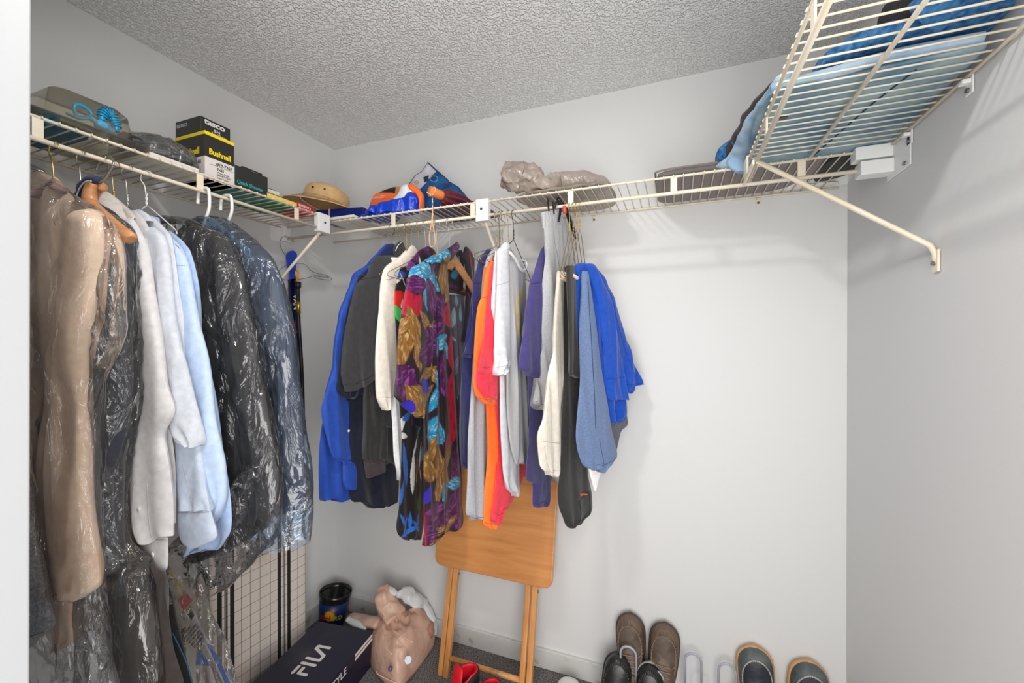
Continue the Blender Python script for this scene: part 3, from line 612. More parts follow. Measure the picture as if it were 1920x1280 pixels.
t2, b2, pl = trouser('short folded black trousers between the cream trousers and the blue sweatshirt', 1.392, bpt, bps,
    [(498, 1062, 1072), (509, 1062, 1078), (600, 1063, 1081), (650, 1064, 1084), (696, 1066, 1084), (704, 1068, 1083)], 36.3, th=.022)
seam(b2, [(.02, .97), (.98, .97)], bps)
t, b, pl = trouser('dark grey trousers showing only below the blue sweatshirt', 1.405, cm('dark_grey_wool', (88, 90, 100)), bps,
    [(700, 1130, 1165), (780, 1138, 1178), (798, 1142, 1178), (810, 1146, 1168), (840, 1148, 1162), (850, 1152, 1158)], 37.3, th=.02, off=-.01, az=55)
t = garment('white_shirt', 'white garment whose pointed corner hangs below the slate trousers', 'shirt', 0, GR); pl = BX(1.39, 52)
drape('body', t, cm('white_shirt_cloth', (1, 1, 1)), pl, [(820, 1100, 1140), (860, 1104, 1136), (880, 1107, 1131), (900, 1112, 1126), (919, 1117, 1120)], .012, .004, 14, 5, -.01)
# royal blue sweatshirt
rb = cm('royal_fleece', (14, 68, 164), rough=.85, sheen=.25); rbs = cm('royal_fleece_seam', (10, 56, 160))
t = garment('sweatshirt', 'royal blue sweatshirt draped over the outermost hanger', 'sweatshirt', 0, GR); pl = BX(1.425, 56)
b = drape('body', t, rb, pl, [(493, 1086, 1100), (503, 1077, 1116), (516, 1075, 1126), (560, 1075, 1149), (620, 1079, 1164), (653, 1085, 1170), (700, 1105, 1172), (746, 1130, 1174), (778, 1136, 1177), (788, 1140, 1166), (792, 1146, 1156)], .05, .012, 18, 40.2, -.012, top=.6)
s = drape('sleeve', t, rb, pl, [(494, 1100, 1110), (512, 1106, 1127), (560, 1124, 1152), (620, 1140, 1169), (671, 1152, 1187), (712, 1159, 1200), (720, 1162, 1201), (728, 1166, 1188), (734, 1170, 1178)], .045, .010, 20, 41.2, -.006, top=.6)
s2 = drape('sleeve', t, rb, pl, [(496, 1090, 1108), (530, 1102, 1124), (560, 1110, 1137), (620, 1119, 1149), (700, 1126, 1163), (735, 1131, 1168), (748, 1134, 1169)], .04, .008, 20, 42.2, .012, top=.6)
seam(s2, [(.02, .845), (.98, .83)], rbs, r=.0014); seam(s, [(.02, .90), (.98, .90)], rbs, r=.0014); seam(s, [(.5, .1), (.55, .5), (.6, .9)], rbs, r=.0014)
drape('fleece_fold', t, rb, pl, [(512, 1080, 1096), (540, 1082, 1098), (580, 1082, 1094), (620, 1082, 1090)], .035, .01, 30, 43, .006)  # extra fold in the same fleece as the body
# slate trousers
slt = cm('slate_blue_wool', (92, 112, 150), rough=.9, var=(col(110, 128, 162), 300, .4, .6)); sls = cm('slate_seam', (50, 64, 96))
t, b, pl = trouser('slate blue wool trousers folded over the front hanger beside the blue sweatshirt', 1.455, slt, sls,
    [(508, 1091, 1101), (534, 1090, 1105), (612, 1086, 1118), (715, 1085, 1131), (761, 1082, 1139), (800, 1078, 1146), (820, 1077, 1151), (842, 1080, 1156), (858, 1086, 1157), (870, 1095, 1148), (879, 1106, 1130)], 44.2, amp=.007, az=60)
seam(b, [(.42, .05), (.42, .4), (.45, .75)], sls, 'crease', .0016, 24); seam(b, [(.3, .955), (.98, .91)], sls); seam(b, [(.52, .80), (.50, .93), (.56, .93)], sls)
# ---------------------------------------------------------------- hangers on the back rod
GH = 'wire hangers on the back rod'
def wh(label, x, m, neck, ends=((-.2, 1.66), (.2, 1.66)), **k): return wire_hanger(label, BX(x), m, neck, ends, group=GH, **k)
wh('dark thin wire hanger of the royal blue shirt', .612, M['dwire'], 1.765, od=-1)
wh('brass wire hanger of the black short-sleeved shirt', .655, M['brass'], 1.765)
wh('brass wire hanger with a bent neck above the cream shirt', .688, M['brass'], 1.755, r=.0014)
wh('pale brass wire hanger second above the cream shirt', .71, M['brass'], 1.752)
wh('brass wire hanger of the black abstract shirt', .745, M['brass'], 1.76)
wh('thin steel wire hanger just before the leather strap', .775, M['steel'], 1.76)
wh('brass wire hanger of the navy t-shirt', 1.084, M['brass'], 1.775, ((-.19, 1.70), (.19, 1.70)))
wh('dark bronze wire hanger of the heather grey t-shirt', 1.097, M['dwire'], 1.77, ((-.19, 1.69), (.19, 1.69)))
wh('brass wire hanger of the orange t-shirt', 1.108, M['brass'], 1.765, ((-.19, 1.69), (.19, 1.69)))
wh('dark wire hanger of the white t-shirt', 1.132, M['brass'], 1.775, ((-.19, 1.69), (.19, 1.69)))
wh('wire hanger showing its bent shoulders above the pale grey t-shirt', 1.152, M['dwire'], 1.79, ((-.19, 1.69), (.19, 1.67)), r=.0014)
tb = mat('cardboard_tube', col(225, 205, 180), .7)
for x, L_, zt, bz in ((1.362, 'brass wire hanger holding the cream denim trousers', 1.80, 1.625), (1.374, 'brass wire hanger holding the long black trousers', 1.80, 1.635), (1.386, 'brass wire hanger holding the short black trousers', 1.80, 1.64), (1.398, 'outermost brass wire hanger holding the slate trousers', 1.80, 1.63)):
    wh(L_, x, M['brass'], zt, ((-.13, bz + .012), (.13, bz + .012)), bot=bz, r=.0013, tb=tb)
# ---------------------------------------------------------------- clothes on the left rod, from the doorway inwards
GL = 'clothes hanging from the left shelf'
film = plastic_film('clear_garment_film', (1, 1, 1), .035, .13); filmb = plastic_film('bluish_garment_film', (.70, .84, .99), .10, .13)
def lgarm(name, label, cat): return thing(name, label, cat, (0, 0, 0), group=GL)
def bag(label, pl, rows, sd, m=None, th=.07, off=0., crk=.012, name='garment_bag', amp=.010, fr=10):
    t = thing(name, label, 'garment bag', (0, 0, 0), group='plastic dry-cleaning bags'); m = m or film
    d = drape('film', t, m, pl, rows, th, amp, fr, sd, off, nu=60, crk=crk, close=False, pw=3)
    return t, d
# tweed jacket
tw = cm('grey_tweed', (176, 184, 198), var=(col(232, 236, 242), 190, .4, .6), sc=180, bs=.6, sheen=.3)
t = lgarm('tweed_jacket', 'blue-grey tweed jacket sleeve nearest the door jamb', 'jacket'); pl = LY(-1.262)
drape('body', t, tw, pl, [(330, -40, 30), (420, -60, 40), (700, -60, 40), (1100, -60, 60)], .04, .008, 12, 50, -.012)
s = drape('sleeve', t, tw, pl, [(420, 5, 38), (730, 5, 46), (800, 5, 52), (900, 5, 65), (959, 5, 74), (1042, 5, 89), (1078, 8, 97), (1150, 10, 112), (1167, 12, 113), (1192, 20, 82), (1211, 35, 54)], .06, .006, 12, 51, .012)
seam(s, [(.2, .93), (.98, .9)], cm('tweed_seam', (90, 96, 110)))
# beige overcoat under film
bg = cm('beige_wool_coat', (240, 208, 182), rough=.9, sheen=.3); bgs = cm('beige_seam', (150, 118, 100)); bgl = cm('beige_coat_painted_shade', (120, 98, 84))  # last tone is the coat colour with shadow mixed in, left unassigned
t = lgarm('overcoat', 'long beige overcoat under clear film with a full rounded sleeve', 'coat'); pl = LY(-1.21)
drape('body', t, bg, pl, [(318, 50, 62), (326, 48, 85), (354, 44, 122), (382, 40, 160), (402, 36, 194), (429, 30, 205), (540, 30, 194), (700, 30, 178), (900, 36, 150), (1050, 44, 130)], .05, .010, 12, 53, -.012)
s = drape('sleeve', t, bg, pl, [(398, 176, 197), (419, 160, 208), (470, 152, 208), (560, 143, 199), (649, 132, 188), (790, 122, 188), (880, 120, 190), (942, 121, 194), (1000, 122, 207), (1036, 124, 215), (1067, 127, 216), (1088, 134, 210), (1104, 146, 186), (1111, 156, 166)], .075, .006, 12, 54, .02)
s2 = drape('sleeve', t, bg, pl, [(640, 100, 132), (760, 97, 128), (880, 90, 122), (960, 91, 122), (1036, 93, 126), (1083, 101, 135), (1130, 111, 150), (1165, 115, 152), (1195, 119, 152), (1206, 120, 140), (1214, 121, 127)], .05, .008, 14, 55, .008)
seam(s, [(.02, .93), (.98, .965)], bgs)
t, d = bag('clear film bag over the beige overcoat, crumpled along its shoulder', LY(-1.212), [(306, 46, 62), (322, 42, 88), (350, 38, 128), (376, 34, 172), (404, 28, 214), (430, 24, 231), (470, 20, 243), (540, 20, 246), (612, 20, 247), (655, 20, 239), (720, 22, 222), (784, 24, 211), (860, 26, 211), (937, 30, 212), (1060, 34, 216), (1150, 38, 224), (1292, 44, 240)], 56, th=.14, off=.026, amp=.010)
# dark suit in film
dk = cm('charcoal_suit_wool', (50, 52, 60), rough=.85); dk2 = cm('dark_brown_suit_wool', (62, 54, 50), rough=.85)
t = lgarm('dark_suit', 'charcoal suit under film behind the beige overcoat, gold button low down', 'suit'); pl = LY(-1.158)
b = drape('jacket', t, dk, pl, [(372, 120, 175), (400, 110, 215), (440, 110, 248), (500, 120, 260), (620, 120, 260), (800, 110, 252), (900, 110, 240), (1000, 114, 238), (1060, 120, 246), (1110, 130, 250)], .045, .012, 13, 57)
b2 = drape('trousers', t, dk2, pl, [(860, 205, 226), (940, 204, 230), (1000, 202, 236), (1036, 200, 250), (1066, 198, 276), (1096, 195, 300), (1150, 192, 314), (1220, 190, 320), (1292, 185, 328)], .04, .014, 16, 58, -.012)
s = drape('sleeve', t, dk, pl, [(420, 222, 246), (470, 220, 262), (620, 216, 262), (800, 212, 252), (900, 206, 240), (1000, 206, 238), (1060, 212, 242)], .05, .01, 13, 59, .016)
gb = mat('gold_button', (.6, .42, .2), .3, 1); button(b2, .84, .40, gb, .011); button(b2, .86, .50, gb, .008)
t, d = bag('clear film bag around the charcoal suit, its hem printed with tiny white words', LY(-1.155), [(404, 205, 226), (424, 200, 246), (450, 200, 260), (520, 200, 268), (620, 200, 268), (760, 200, 260), (860, 200, 248), (1000, 200, 248), (1060, 195, 284), (1100, 192, 306), (1150, 190, 316), (1230, 185, 328), (1262, 185, 330), (1292, 184, 326)], 60, th=.12, off=.02, amp=.010)
# white dress shirt
wsh = cm('white_dress_cotton', (202, 199, 199), rough=.75, bs=.03, sc=420); wss = cm('white_shirt_seam', (165, 160, 160))
tau = cm('shaded_collar_cotton', (190, 182, 176), rough=.75, bs=.03)  # collar and yoke: white cotton with its shading mixed into the colour
t = lgarm('dress_shirt', 'white dress shirt whose unbuttoned cuff ends in a long point', 'shirt'); pl = LY(-1.10)
b = drape('body', t, wsh, pl, [(392, 190, 244), (412, 200, 262), (440, 205, 275), (520, 215, 285), (700, 225, 300), (900, 235, 318), (985, 245, 322)], .03, .008, 13, 61, -.014)
s = drape('sleeve', t, wsh, pl, [(412, 240, 262), (430, 239, 268), (455, 245, 279), (484, 252, 290), (540, 262, 302), (618, 267, 318), (712, 268, 331), (765, 268, 341), (790, 268, 333), (812, 268, 323), (846, 264, 328), (868, 258, 331), (900, 252, 333), (942, 248, 335), (975, 252, 335), (992, 260, 334), (1004, 270, 334)], .055, .008, 12, 62, .014)
c = drape('cuff', t, wsh, pl, [(996, 262, 1000, 334), (1010, 270, 334), (1036, 290, 334), (1050, 299, 333), (1058, 308, 331), (1063, 317, 326)], .02, .003, 14, 1, .022)
button(c, .60, .45, M['btn'], .006); button(c, .30, .42, M['btn'], .006); button(s, .58, .895, M['btn'], .006)
seam(c, [(0.05, .08), (.98, .06)], wss); seam(s, [(.48, .82), (.50, .98)], wss); seam(s, [(.68, .82), (.70, .99)], wss); seam(s, [(.4, .82), (.1, .87)], wss, 'crease'); seam(s, [(0, .12), (.98, .09)], wss)
# rolled collar
def collar(t, m, pts_in, pts_out, off=.0, th=.004):
    V = []; F = []; A = spline(pts_in, 6); B = spline(pts_out, 6); n = len(A); k = 7
    for a, b in zip(A, B):
        for j in range(k):
            s = j / (k - 1); V.append(a.lerp(b, s) + (pl.n * (.012 * sin(pi * s * .6))))
    for i in range(n - 1):
        for j in range(k - 1): F.append((i * k + j, i * k + j + 1, (i + 1) * k + j + 1, (i + 1) * k + j))
    me = bpy.data.meshes.new('collar'); me.from_pydata([tuple(v) for v in V], [], F); o = meshobj('collar', me, m, t)
    so = o.modifiers.new('s', 'SOLIDIFY'); so.thickness = th; return o
t2 = t
cu = [pl.at(183, 374) + pl.n * .0, pl.at(195, 365) + pl.n * .02, pl.at(212, 361) + pl.n * .03, pl.at(230, 369) + pl.n * .024, pl.at(241, 388) + pl.n * .004, pl.at(252, 404) - pl.n * .006]
cl = [pl.at(206, 392) + pl.n * .02, pl.at(214, 387) + pl.n * .036, pl.at(224, 386) + pl.n * .044, pl.at(236, 396) + pl.n * .040, pl.at(252, 412) + pl.n * .026, pl.at(262, 432) + pl.n * .016]
collar(t, tau, cu, cl)
drape('yoke', t, tau, pl, [(386, 205, 236), (398, 205, 252), (420, 214, 262), (450, 232, 262)], .02, .002, 10, 3, .012)
# second white shirt
t = lgarm('dress_shirt', 'pale grey-white dress shirt just behind the white shirt, cuff folded down', 'shirt'); pl = LY(-1.066)
w2 = cm('pale_grey_shirt_cotton', (192, 196, 204), rough=.75, bs=.03)
b = drape('body', t, w2, pl, [(402, 256, 275), (427, 262, 300), (452, 270, 318), (540, 280, 330), (700, 290, 345), (820, 300, 350)], .03, .008, 13, 63, -.012)
s = drape('sleeve', t, w2, pl, [(428, 275, 300), (452, 282, 321), (500, 290, 331), (540, 296, 335), (600, 302, 342), (665, 312, 359), (743, 324, 371), (785, 332, 378), (808, 345, 381), (822, 358, 382), (832, 368, 379)], .05, .008, 12, 64, .012)
w3 = cm('ice_blue_shirt_cotton', (180, 190, 206), rough=.75, bs=.03)
s3 = drape('inner_sleeve', t, w3, pl, [(780, 335, 368), (800, 326, 371), (850, 329, 375), (908, 334, 387), (958, 337, 399)], .045, .010, 14, 65, -.004)
c = drape('cuff', t, w3, pl, [(950, 337, 397), (975, 338, 404), (998, 341, 410), (1008, 344, 408), (1016, 350, 396), (1021, 362, 384)], .04, .003, 10, 1, .004)
seam(c, [(.02, .1), (.98, .08)], wss); seam(s3, [(.5, .5), (.62, .95)], wss, 'crease')
drape('collar', t, w2, pl, [(394, 262, 268), (402, 258, 281), (416, 260, 292)], .03, .002, 10, 1, .006)
# light blue shirt
lb_ = cm('light_blue_shirt_cotton', (160, 180, 212), rough=.75, bs=.03); lbs = cm('light_blue_seam', (120, 142, 182))
t = lgarm('dress_shirt', 'light blue dress shirt with a stand collar, next to the film-covered black jacket', 'shirt'); pl = LY(-1.022)
b = drape('body', t, lb_, pl, [(430, 264, 308), (456, 275, 338), (493, 290, 356), (700, 320, 390), (850, 340, 412), (950, 340, 424), (1000, 338, 424), (1028, 336, 404), (1042, 338, 372)], .03, .010, 13, 66, -.014)
s = drape('sleeve', t, cm('pale_blue_shirt_cotton', (178, 196, 222), rough=.75, bs=.03), pl, [(448, 318, 332), (470, 318, 349), (493, 322, 359), (540, 330, 369), (618, 342, 387), (715, 356, 404), (790, 368, 415), (840, 378, 424), (868, 384, 429), (920, 394, 431), (945, 396, 428), (962, 399, 420), (971, 402, 412)], .05, .008, 12, 67, .012)
d = drape('collar', t, cm('steel_blue_collar_cotton', (150, 168, 200), rough=.75), pl, [(405, 262, 408, 299), (420, 263, 425, 302), (436, 266, 442, 308)], .045, .002, 10, 1, .004, top=.8)
seam(s, [(0, .13), (.98, .12)], lbs); seam(d, [(.78, .02), (.80, .98)], lbs); button(b, .55, .955, M['btn'], .006)
# black jacket under clear film
bj = cm('black_dinner_wool', (36, 35, 38), rough=.8)
t = lgarm('suit_jacket', 'black jacket under clear film on the nearer white plastic hanger', 'jacket'); pl = LY(-.886)
drape('body', t, bj, pl, [(418, 344, 372), (430, 330, 398), (445, 326, 415), (468, 326, 440), (540, 335, 455), (634, 345, 470), (715, 355, 485), (800, 370, 495), (900, 380, 505), (960, 380, 505), (990, 375, 490), (1015, 365, 462), (1035, 358, 420), (1050, 352, 382)], .045, .012, 13, 70, -.01)
drape('sleeve', t, bj, pl, [(452, 420, 440), (470, 415, 450), (493, 412, 459), (540, 418, 472), (634, 432, 490), (715, 440, 507), (800, 450, 518), (880, 462, 528), (940, 468, 530), (985, 470, 508)], .055, .010, 13, 71, .012)
t, d = bag('clear film bag over the black jacket, bunched bright at its lower edge', LY(-.886), [(412, 338, 366), (418, 322, 384), (428, 314, 402), (442, 314, 428), (468, 318, 452), (500, 324, 468), (540, 330, 480), (634, 345, 500), (715, 360, 516), (800, 380, 534), (880, 395, 546), (940, 395, 546), (985, 370, 540), (1020, 335, 512), (1060, 308, 478), (1085, 318, 452), (1105, 335, 420)], 72, th=.13, off=.024, crk=.014, amp=.010)
bu = []; 
for k, (x, y, r) in enumerate(((520, 872, .022), (508, 884, .03), (492, 900, .034), (484, 920, .034), (478, 940, .03), (468, 962, .02), (458, 985, .012), (452, 1000, .006))): bu.append((pl.at(x, y) + pl.n * (.055 + .006 * sin(k * 2.)), r))
bm = bmesh.new(); P = spline([b_[0] for b_ in bu], 6); R = []
for i in range(len(P)): f = i / (len(P) - 1) * (len(bu) - 1); j = min(int(f), len(bu) - 2); R.append(bu[j][1] * (1 - f + j) + bu[j + 1][1] * (f - j))
tube(bm, P, R, 28)
for v in bm.verts: n_ = noise.noise_vector(v.co * 55) * .010; v.co += n_ + noise.noise_vector(v.co * 22) * .010
bmobj('gathered_film', bm, film, t, True)
# suit in bluish film
ns = cm('navy_suit_wool', (34, 40, 62), rough=.8)
t = lgarm('suit_jacket', 'navy suit under bluish film on the farther white plastic hanger', 'jacket'); pl = LY(-.812)
drape('body', t, ns, pl, [(418, 396, 428), (430, 394, 446), (450, 396, 476), (480, 402, 500), (540, 415, 515), (700, 430, 545), (868, 450, 560), (935, 460, 562), (950, 462, 560)], .04, .010, 13, 73, -.008)
drape('sleeve', t, ns, pl, [(462, 478, 498), (480, 474, 511), (510, 476, 522), (540, 482, 536), (618, 496, 552), (712, 512, 561), (790, 524, 572), (868, 535, 580), (920, 540, 580), (940, 542, 578)], .05, .008, 13, 74, .012)
t, d = bag('blue-tinted film bag over the navy suit, reaching down like a flat square hem', LY(-.812), [(410, 402, 430), (418, 392, 444), (432, 388, 462), (455, 392, 492), (480, 400, 517), (505, 408, 531), (540, 418, 545), (618, 436, 560), (712, 452, 570), (790, 466, 581), (868, 478, 591), (940, 486, 593), (990, 494, 590), (1010, 500, 588), (1018, 508, 586)], 75, filmb, th=.12, off=.022, crk=.013, amp=.010)
patch = drape('pale_blue_sheet', t, filmb, pl, [(416, 424, 434), (430, 424, 448), (455, 430, 478), (480, 440, 505), (500, 452, 506), (520, 462, 490), (532, 470, 478)], .01, .003, 14, 4, .055, crk=.004, close=False)
# hangers of the left rod
HL = 'hangers on the left rod'
def lh(label, y, m, neck, ends=((-.2, 1.66), (.2, 1.66)), **k): return wire_hanger(label, LY(y, 12), m, neck, ends, group=HL, od=1, **k)
wood_hanger('brass-hooked hanger poking out of the beige overcoat film', LY(-1.216), cm('hanger_padding', (150, 118, 112)), 1.812, .055, .03, M['brass'], group=HL)
t = wood_hanger('chrome-hooked hanger with a round grey cap at its neck', LY(-1.166), M['greyp'], 1.79, .2, .12, M['steel'], group=HL)
bm = bmesh.new(); c0 = Vector((.317, -1.166, 1.765)); tube(bm, [c0, c0 + Vector((0, 0, .012)), c0 + Vector((0, 0, .026)), c0 + Vector((0, 0, .031))], [.017, .016, .011, .006], 16); bmobj('neck_cap', bm, M['greyp'], t, True)
bm = bmesh.new()
for k in range(4): tube(bm, [c0 + Vector((0, 0, .033 + k * .004)), c0 + Vector((0, 0, .035 + k * .004))], .0085, 14)
bmobj('neck_ring', bm, M['blackp'], t, False)
# broad varnished hanger with a denim shoulder
pl = LY(-1.190, 0); t = thing('wooden_hanger', 'broad varnished wooden coat hanger with dark denim trim and a beaded edge', 'hanger', (0, 0, 0), group=HL)
c0 = Vector((.317, -1.12, ZR)); P0 = pl.at(184, 343)
hp = [P0, pl.at(196, 334), pl.at(207, 318), pl.at(213, 303), Vector((.332, -1.118, ZR + .012)), Vector((.317, -1.118, ZR + .0085)), Vector((.300, -1.118, ZR + .004)), Vector((.285, -1.12, ZR - .012)), Vector((.282, -1.12, ZR - .02))]
tubeobj('hook', spline(hp, 4), .0022, M['steel'], t, 8)
arm = [(181, 345, .009), (178, 356, .0115), (176, 370, .0135), (178, 384, .0145), (187, 396, .0155), (203, 409, .014), (222, 424, .0125), (240, 438, .0125), (251, 447, .0135), (254, 451, .010)]
bm = bmesh.new(); tube(bm, spline([pl.at(a, b) + pl.n * .008 for a, b, r in arm], 5), [arm[min(len(arm) - 1, int(i / 5))][2] * (1 - (i % 5) / 5) + arm[min(len(arm) - 1, int(i / 5) + 1)][2] * ((i % 5) / 5) for i in range(5 * (len(arm) - 1) + 1)], 14, flat=1.1)
bmobj('arm', bm, M['wood_hang'], t, True)
arm2 = [(178, 346), (168, 352), (158, 370), (150, 395), (140, 420)]
tubeobj('arm', [pl.at(a, b) - pl.n * .014 for a, b in arm2], .011, M['wood_hang'], t, 12, smooth_k=4)
den = cm('dark_denim', (44, 56, 84), sc=300, bs=.6)
tubeobj('denim_trim', [pl.at(a, b) + pl.n * .002 for a, b in ((186, 338), (174, 338), (163, 348), (156, 362), (152, 372))], [.009] * 4 + [.012] * 4 + [.013] * 4 + [.011] * 4 + [.006], den, t, 12, smooth_k=4)
bm = bmesh.new(); bp = spline([pl.at(a, b) + pl.n * .016 for a, b in ((187, 344), (177, 345), (168, 354), (162, 366), (159, 378))], 6)
for p in bp: bmesh.ops.create_icosphere(bm, subdivisions=1, radius=.0021, matrix=Matrix.Translation(p))
tag(bmobj('beading', bm, mat('silver_beads', (.7, .7, .68), .3, .6), t, True), kind='stuff')
lh('brass wire hanger of the white dress shirt', -1.100, M['brass'], 1.785, ((-.17, 1.66), (.17, 1.66)), r=.0014)
lh('steel wire hanger of the pale grey-white shirt', -1.070, M['steel'], 1.785, ((-.17, 1.66), (.17, 1.66)), r=.0012)
lh('white-coated wire hanger above the light blue shirt collar', -1.026, mat('white_coated_wire', (.8, .8, .78), .35), 1.80, ((-.10, 1.73), (.10, 1.72)), r=.0016)
def tube_hanger(label, y, neckz):
    t = thing('plastic_hanger', label, 'hanger', (0, 0, 0), group=HL); u = Vector((1, 0, 0)); pl = LY(y)
    c = Vector((.317, y, ZR)); R = .024
    pts = [Vector((.317, y, neckz - .01)), Vector((.321, y, neckz + .03)), Vector((.342, y, neckz + .07)), Vector((.343, y, ZR - .012)), Vector((.337, y, ZR + .006)), Vector((.322, y, ZR + .0105)), Vector((.306, y, ZR + .010)), Vector((.292, y, ZR - .004)), Vector((.289, y, ZR - .03)), Vector((.289, y, ZR - .036))]
    tubeobj('hook', pts, .0048, M['whang'], t, 12, smooth_k=5)
    tubeobj('shoulders', [Vector((.317 + a, y, z)) for a, z in ((-.19, neckz - .18), (-.1, neckz - .10), (-.02, neckz - .02), (0, neckz - .008), (.02, neckz - .02), (.1, neckz - .10), (.19, neckz - .18))], .0055, M['whang'], t, 10, smooth_k=4)
    tubeobj('bar', [Vector((.317 + a, y, neckz - .18)) for a in (-.19, .19)], .005, M['whang'], t, 10)
tube_hanger('nearer white plastic hanger, thick hook over the black jacket', -.872, 1.765)
tube_hanger('farther white plastic hanger, thick hook over the navy suit', -.800, 1.775)
# wooden hangers and clip hanger on the back rod
t = wood_hanger('brown wooden hanger with a black oval badge and gilt crest', BX(.828), cm('brown_hanger_wood', (180, 104, 56), rough=.4, sheen=0), 1.765, .2, .12, M['steel'], hh=.045, th=.012, group=GH)
bm = bmesh.new(); c0 = BX(.828).at(820, 464); 
pl = BX(.828); pc = Vector((.843, -.317, 1.726))
bmesh.ops.create_cone(bm, cap_ends=True, segments=28, radius1=.022, radius2=.022, depth=.004, matrix=Matrix.Translation(pc) @ Matrix.Rotation(radians(90), 4, 'Y') @ Matrix.Diagonal((1.15, .95, 1, 1)))
o = bmobj('badge', bm, M['blackp'], t, False); gilt = mat('gilt_print', (.55, .42, .15), .5)
bm = bmesh.new(); q = pc + Vector((.0028, 0, 0))
for a, b, c2, d2 in ((-.004, .004, .006, .016), (-.002, .002, .004, .008), (-.014, .014, -.002, .0015), (-.010, .010, -.008, -.0055)): box(bm, (q.x, q.y + a, q.z + c2), (q.x + .0006, q.y + b, q.z + d2))
bmobj('gilt_crest', bm, gilt, o)
t = wood_hanger('pale wooden hanger carrying the bold floral shirt', BX(.884, 88), M['wood_hang'], 1.785, .2, .15, M['steel'], hh=.05, th=.014, group=GH)
tubeobj('trouser_bar', [Vector((.885, -.44, 1.615)), Vector((.885, -.20, 1.615))], .0065, M['blackp'], t, 10)
t = thing('clip_hanger', 'black plastic clip hanger with a red slider, gripping the grey sweatpants', 'hanger', (0, 0, 0), group=GH)
pl = BX(1.30, 80); u = pl.u; c = Vector((1.318, -.317, ZR))
tubeobj('hook', [c + Vector((.004, 0, -.05)), c + u * .02 + Vector((0, 0, -.02)), c + u * .02 + Vector((0, 0, .004)), c + Vector((0, 0, .018)), c - u * .019 + Vector((0, 0, .004)), c - u * .02 + Vector((0, 0, -.012))], .0042, M['blackp'], t, 10, smooth_k=4)
tubeobj('slider', [c + Vector((.030, -.02, -.006)), c + Vector((.030, -.016, -.032))], .0062, mat('red_slider', (.72, .06, .05), .35), t, 10)
tubeobj('arm', [pl.at(1046, 372), pl.at(1062, 395), pl.at(1074, 428), pl.at(1079, 448)], [.006, .009, .008, .004], M['blackp'], t, 8)
for dx, dz in ((1027, 378), (1037, 384)):
    bm = bmesh.new(); a = BX(1.325, 80).at(dx, dz); tube(bm, [a + Vector((0, 0, .012)), a, a + Vector((.004, 0, -.032))], [.005, .009, .006], 4, flat=.5); bmobj('clip', bm, M['blackp'], t, bev=.001)
# ---------------------------------------------------------------- things on the shelves
DK = ZS + .0068                                 # top of the deck wires
def U(px, py, z): return up(px, py, 2, z)
def yfx(px, x): return up(px, 300, 0, x).y
def xfy(px, y): return up(px, 300, 1, y).x
def text(s, loc, xdir, ydir, size, m, parent, name='lettering', bold=0, stretch=1., lift=.0003, align='LEFT'):
    cu = bpy.data.curves.new(name, 'FONT'); cu.body = s; cu.size = size; cu.extrude = .00015; cu.offset = bold; cu.align_x = align; cu.space_character = .98
    cu.resolution_u = 3; tmp = bpy.data.objects.new(name, cu); C.objects.link(tmp); me = bpy.data.meshes.new_from_object(tmp.evaluated_get(bpy.context.evaluated_depsgraph_get())); bpy.data.objects.remove(tmp); me.materials.clear(); me.materials.append(m)
    o = bpy.data.objects.new(name, me); link(o, parent)
    x = Vector(xdir).normalized(); y = Vector(ydir).normalized(); z = x.cross(y)
    M4 = Matrix((x, y, z)).transposed().to_4x4(); M4.translation = Vector(loc) + z * lift
    o.matrix_local = M4 @ Matrix.Diagonal((stretch, 1, 1, 1)); return o
def quad(name, p0, dx, dy, m, parent, lift=.0004, th=.0003):
    p0, dx, dy = Vector(p0), Vector(dx), Vector(dy); n = dx.cross(dy).normalized()
    bm = bmesh.new(); f = bm.faces.new([bm.verts.new(p + n * lift) for p in (p0, p0 + dx, p0 + dx + dy, p0 + dy)])
    return bmobj(name, bm, m, parent)
GP = 'things stored on the wire shelves'
card = lambda n, rgb, r=.45, **k: mat(n, col(*rgb), r, bump=(40, .08, .002), **k)
kblk = card('black_printed_card', (40, 38, 36), .4); kyel = card('yellow_printed_card', (250, 215, 20)); kgry = card('pale_grey_printed_card', (222, 214, 210)); kwht = card('white_card', (225, 222, 215))
kteal = card('teal_printed_card', (20, 130, 125)); kred = card('red_printed_card', (205, 22, 50)); kgrn = card('green_printed_card', (20, 120, 70)); kylw = card('pale_yellow_card', (240, 205, 90))
ink = mat('black_ink', (.02, .02, .02), .6); iyel = mat('yellow_ink', col(250, 215, 20), .5); iwht = mat('white_ink', (.75, .75, .75), .5); iteal = mat('teal_ink', col(30, 165, 160), .5)
def carton(label, x1, y0, y1, dx, z0, z1, m, name='carton', cat='box', bev=.0012, group=GP):
    t = thing(name, label, cat, (0, 0, 0), group=group)
    bm = bmesh.new(); box(bm, (x1 - dx, y0, z0), (x1, y1, z1)); bmobj('body', bm, m, t, False, bev); return t
X, Y, Z = Vector((1, 0, 0)), Vector((0, 1, 0)), Vector((0, 0, 1))
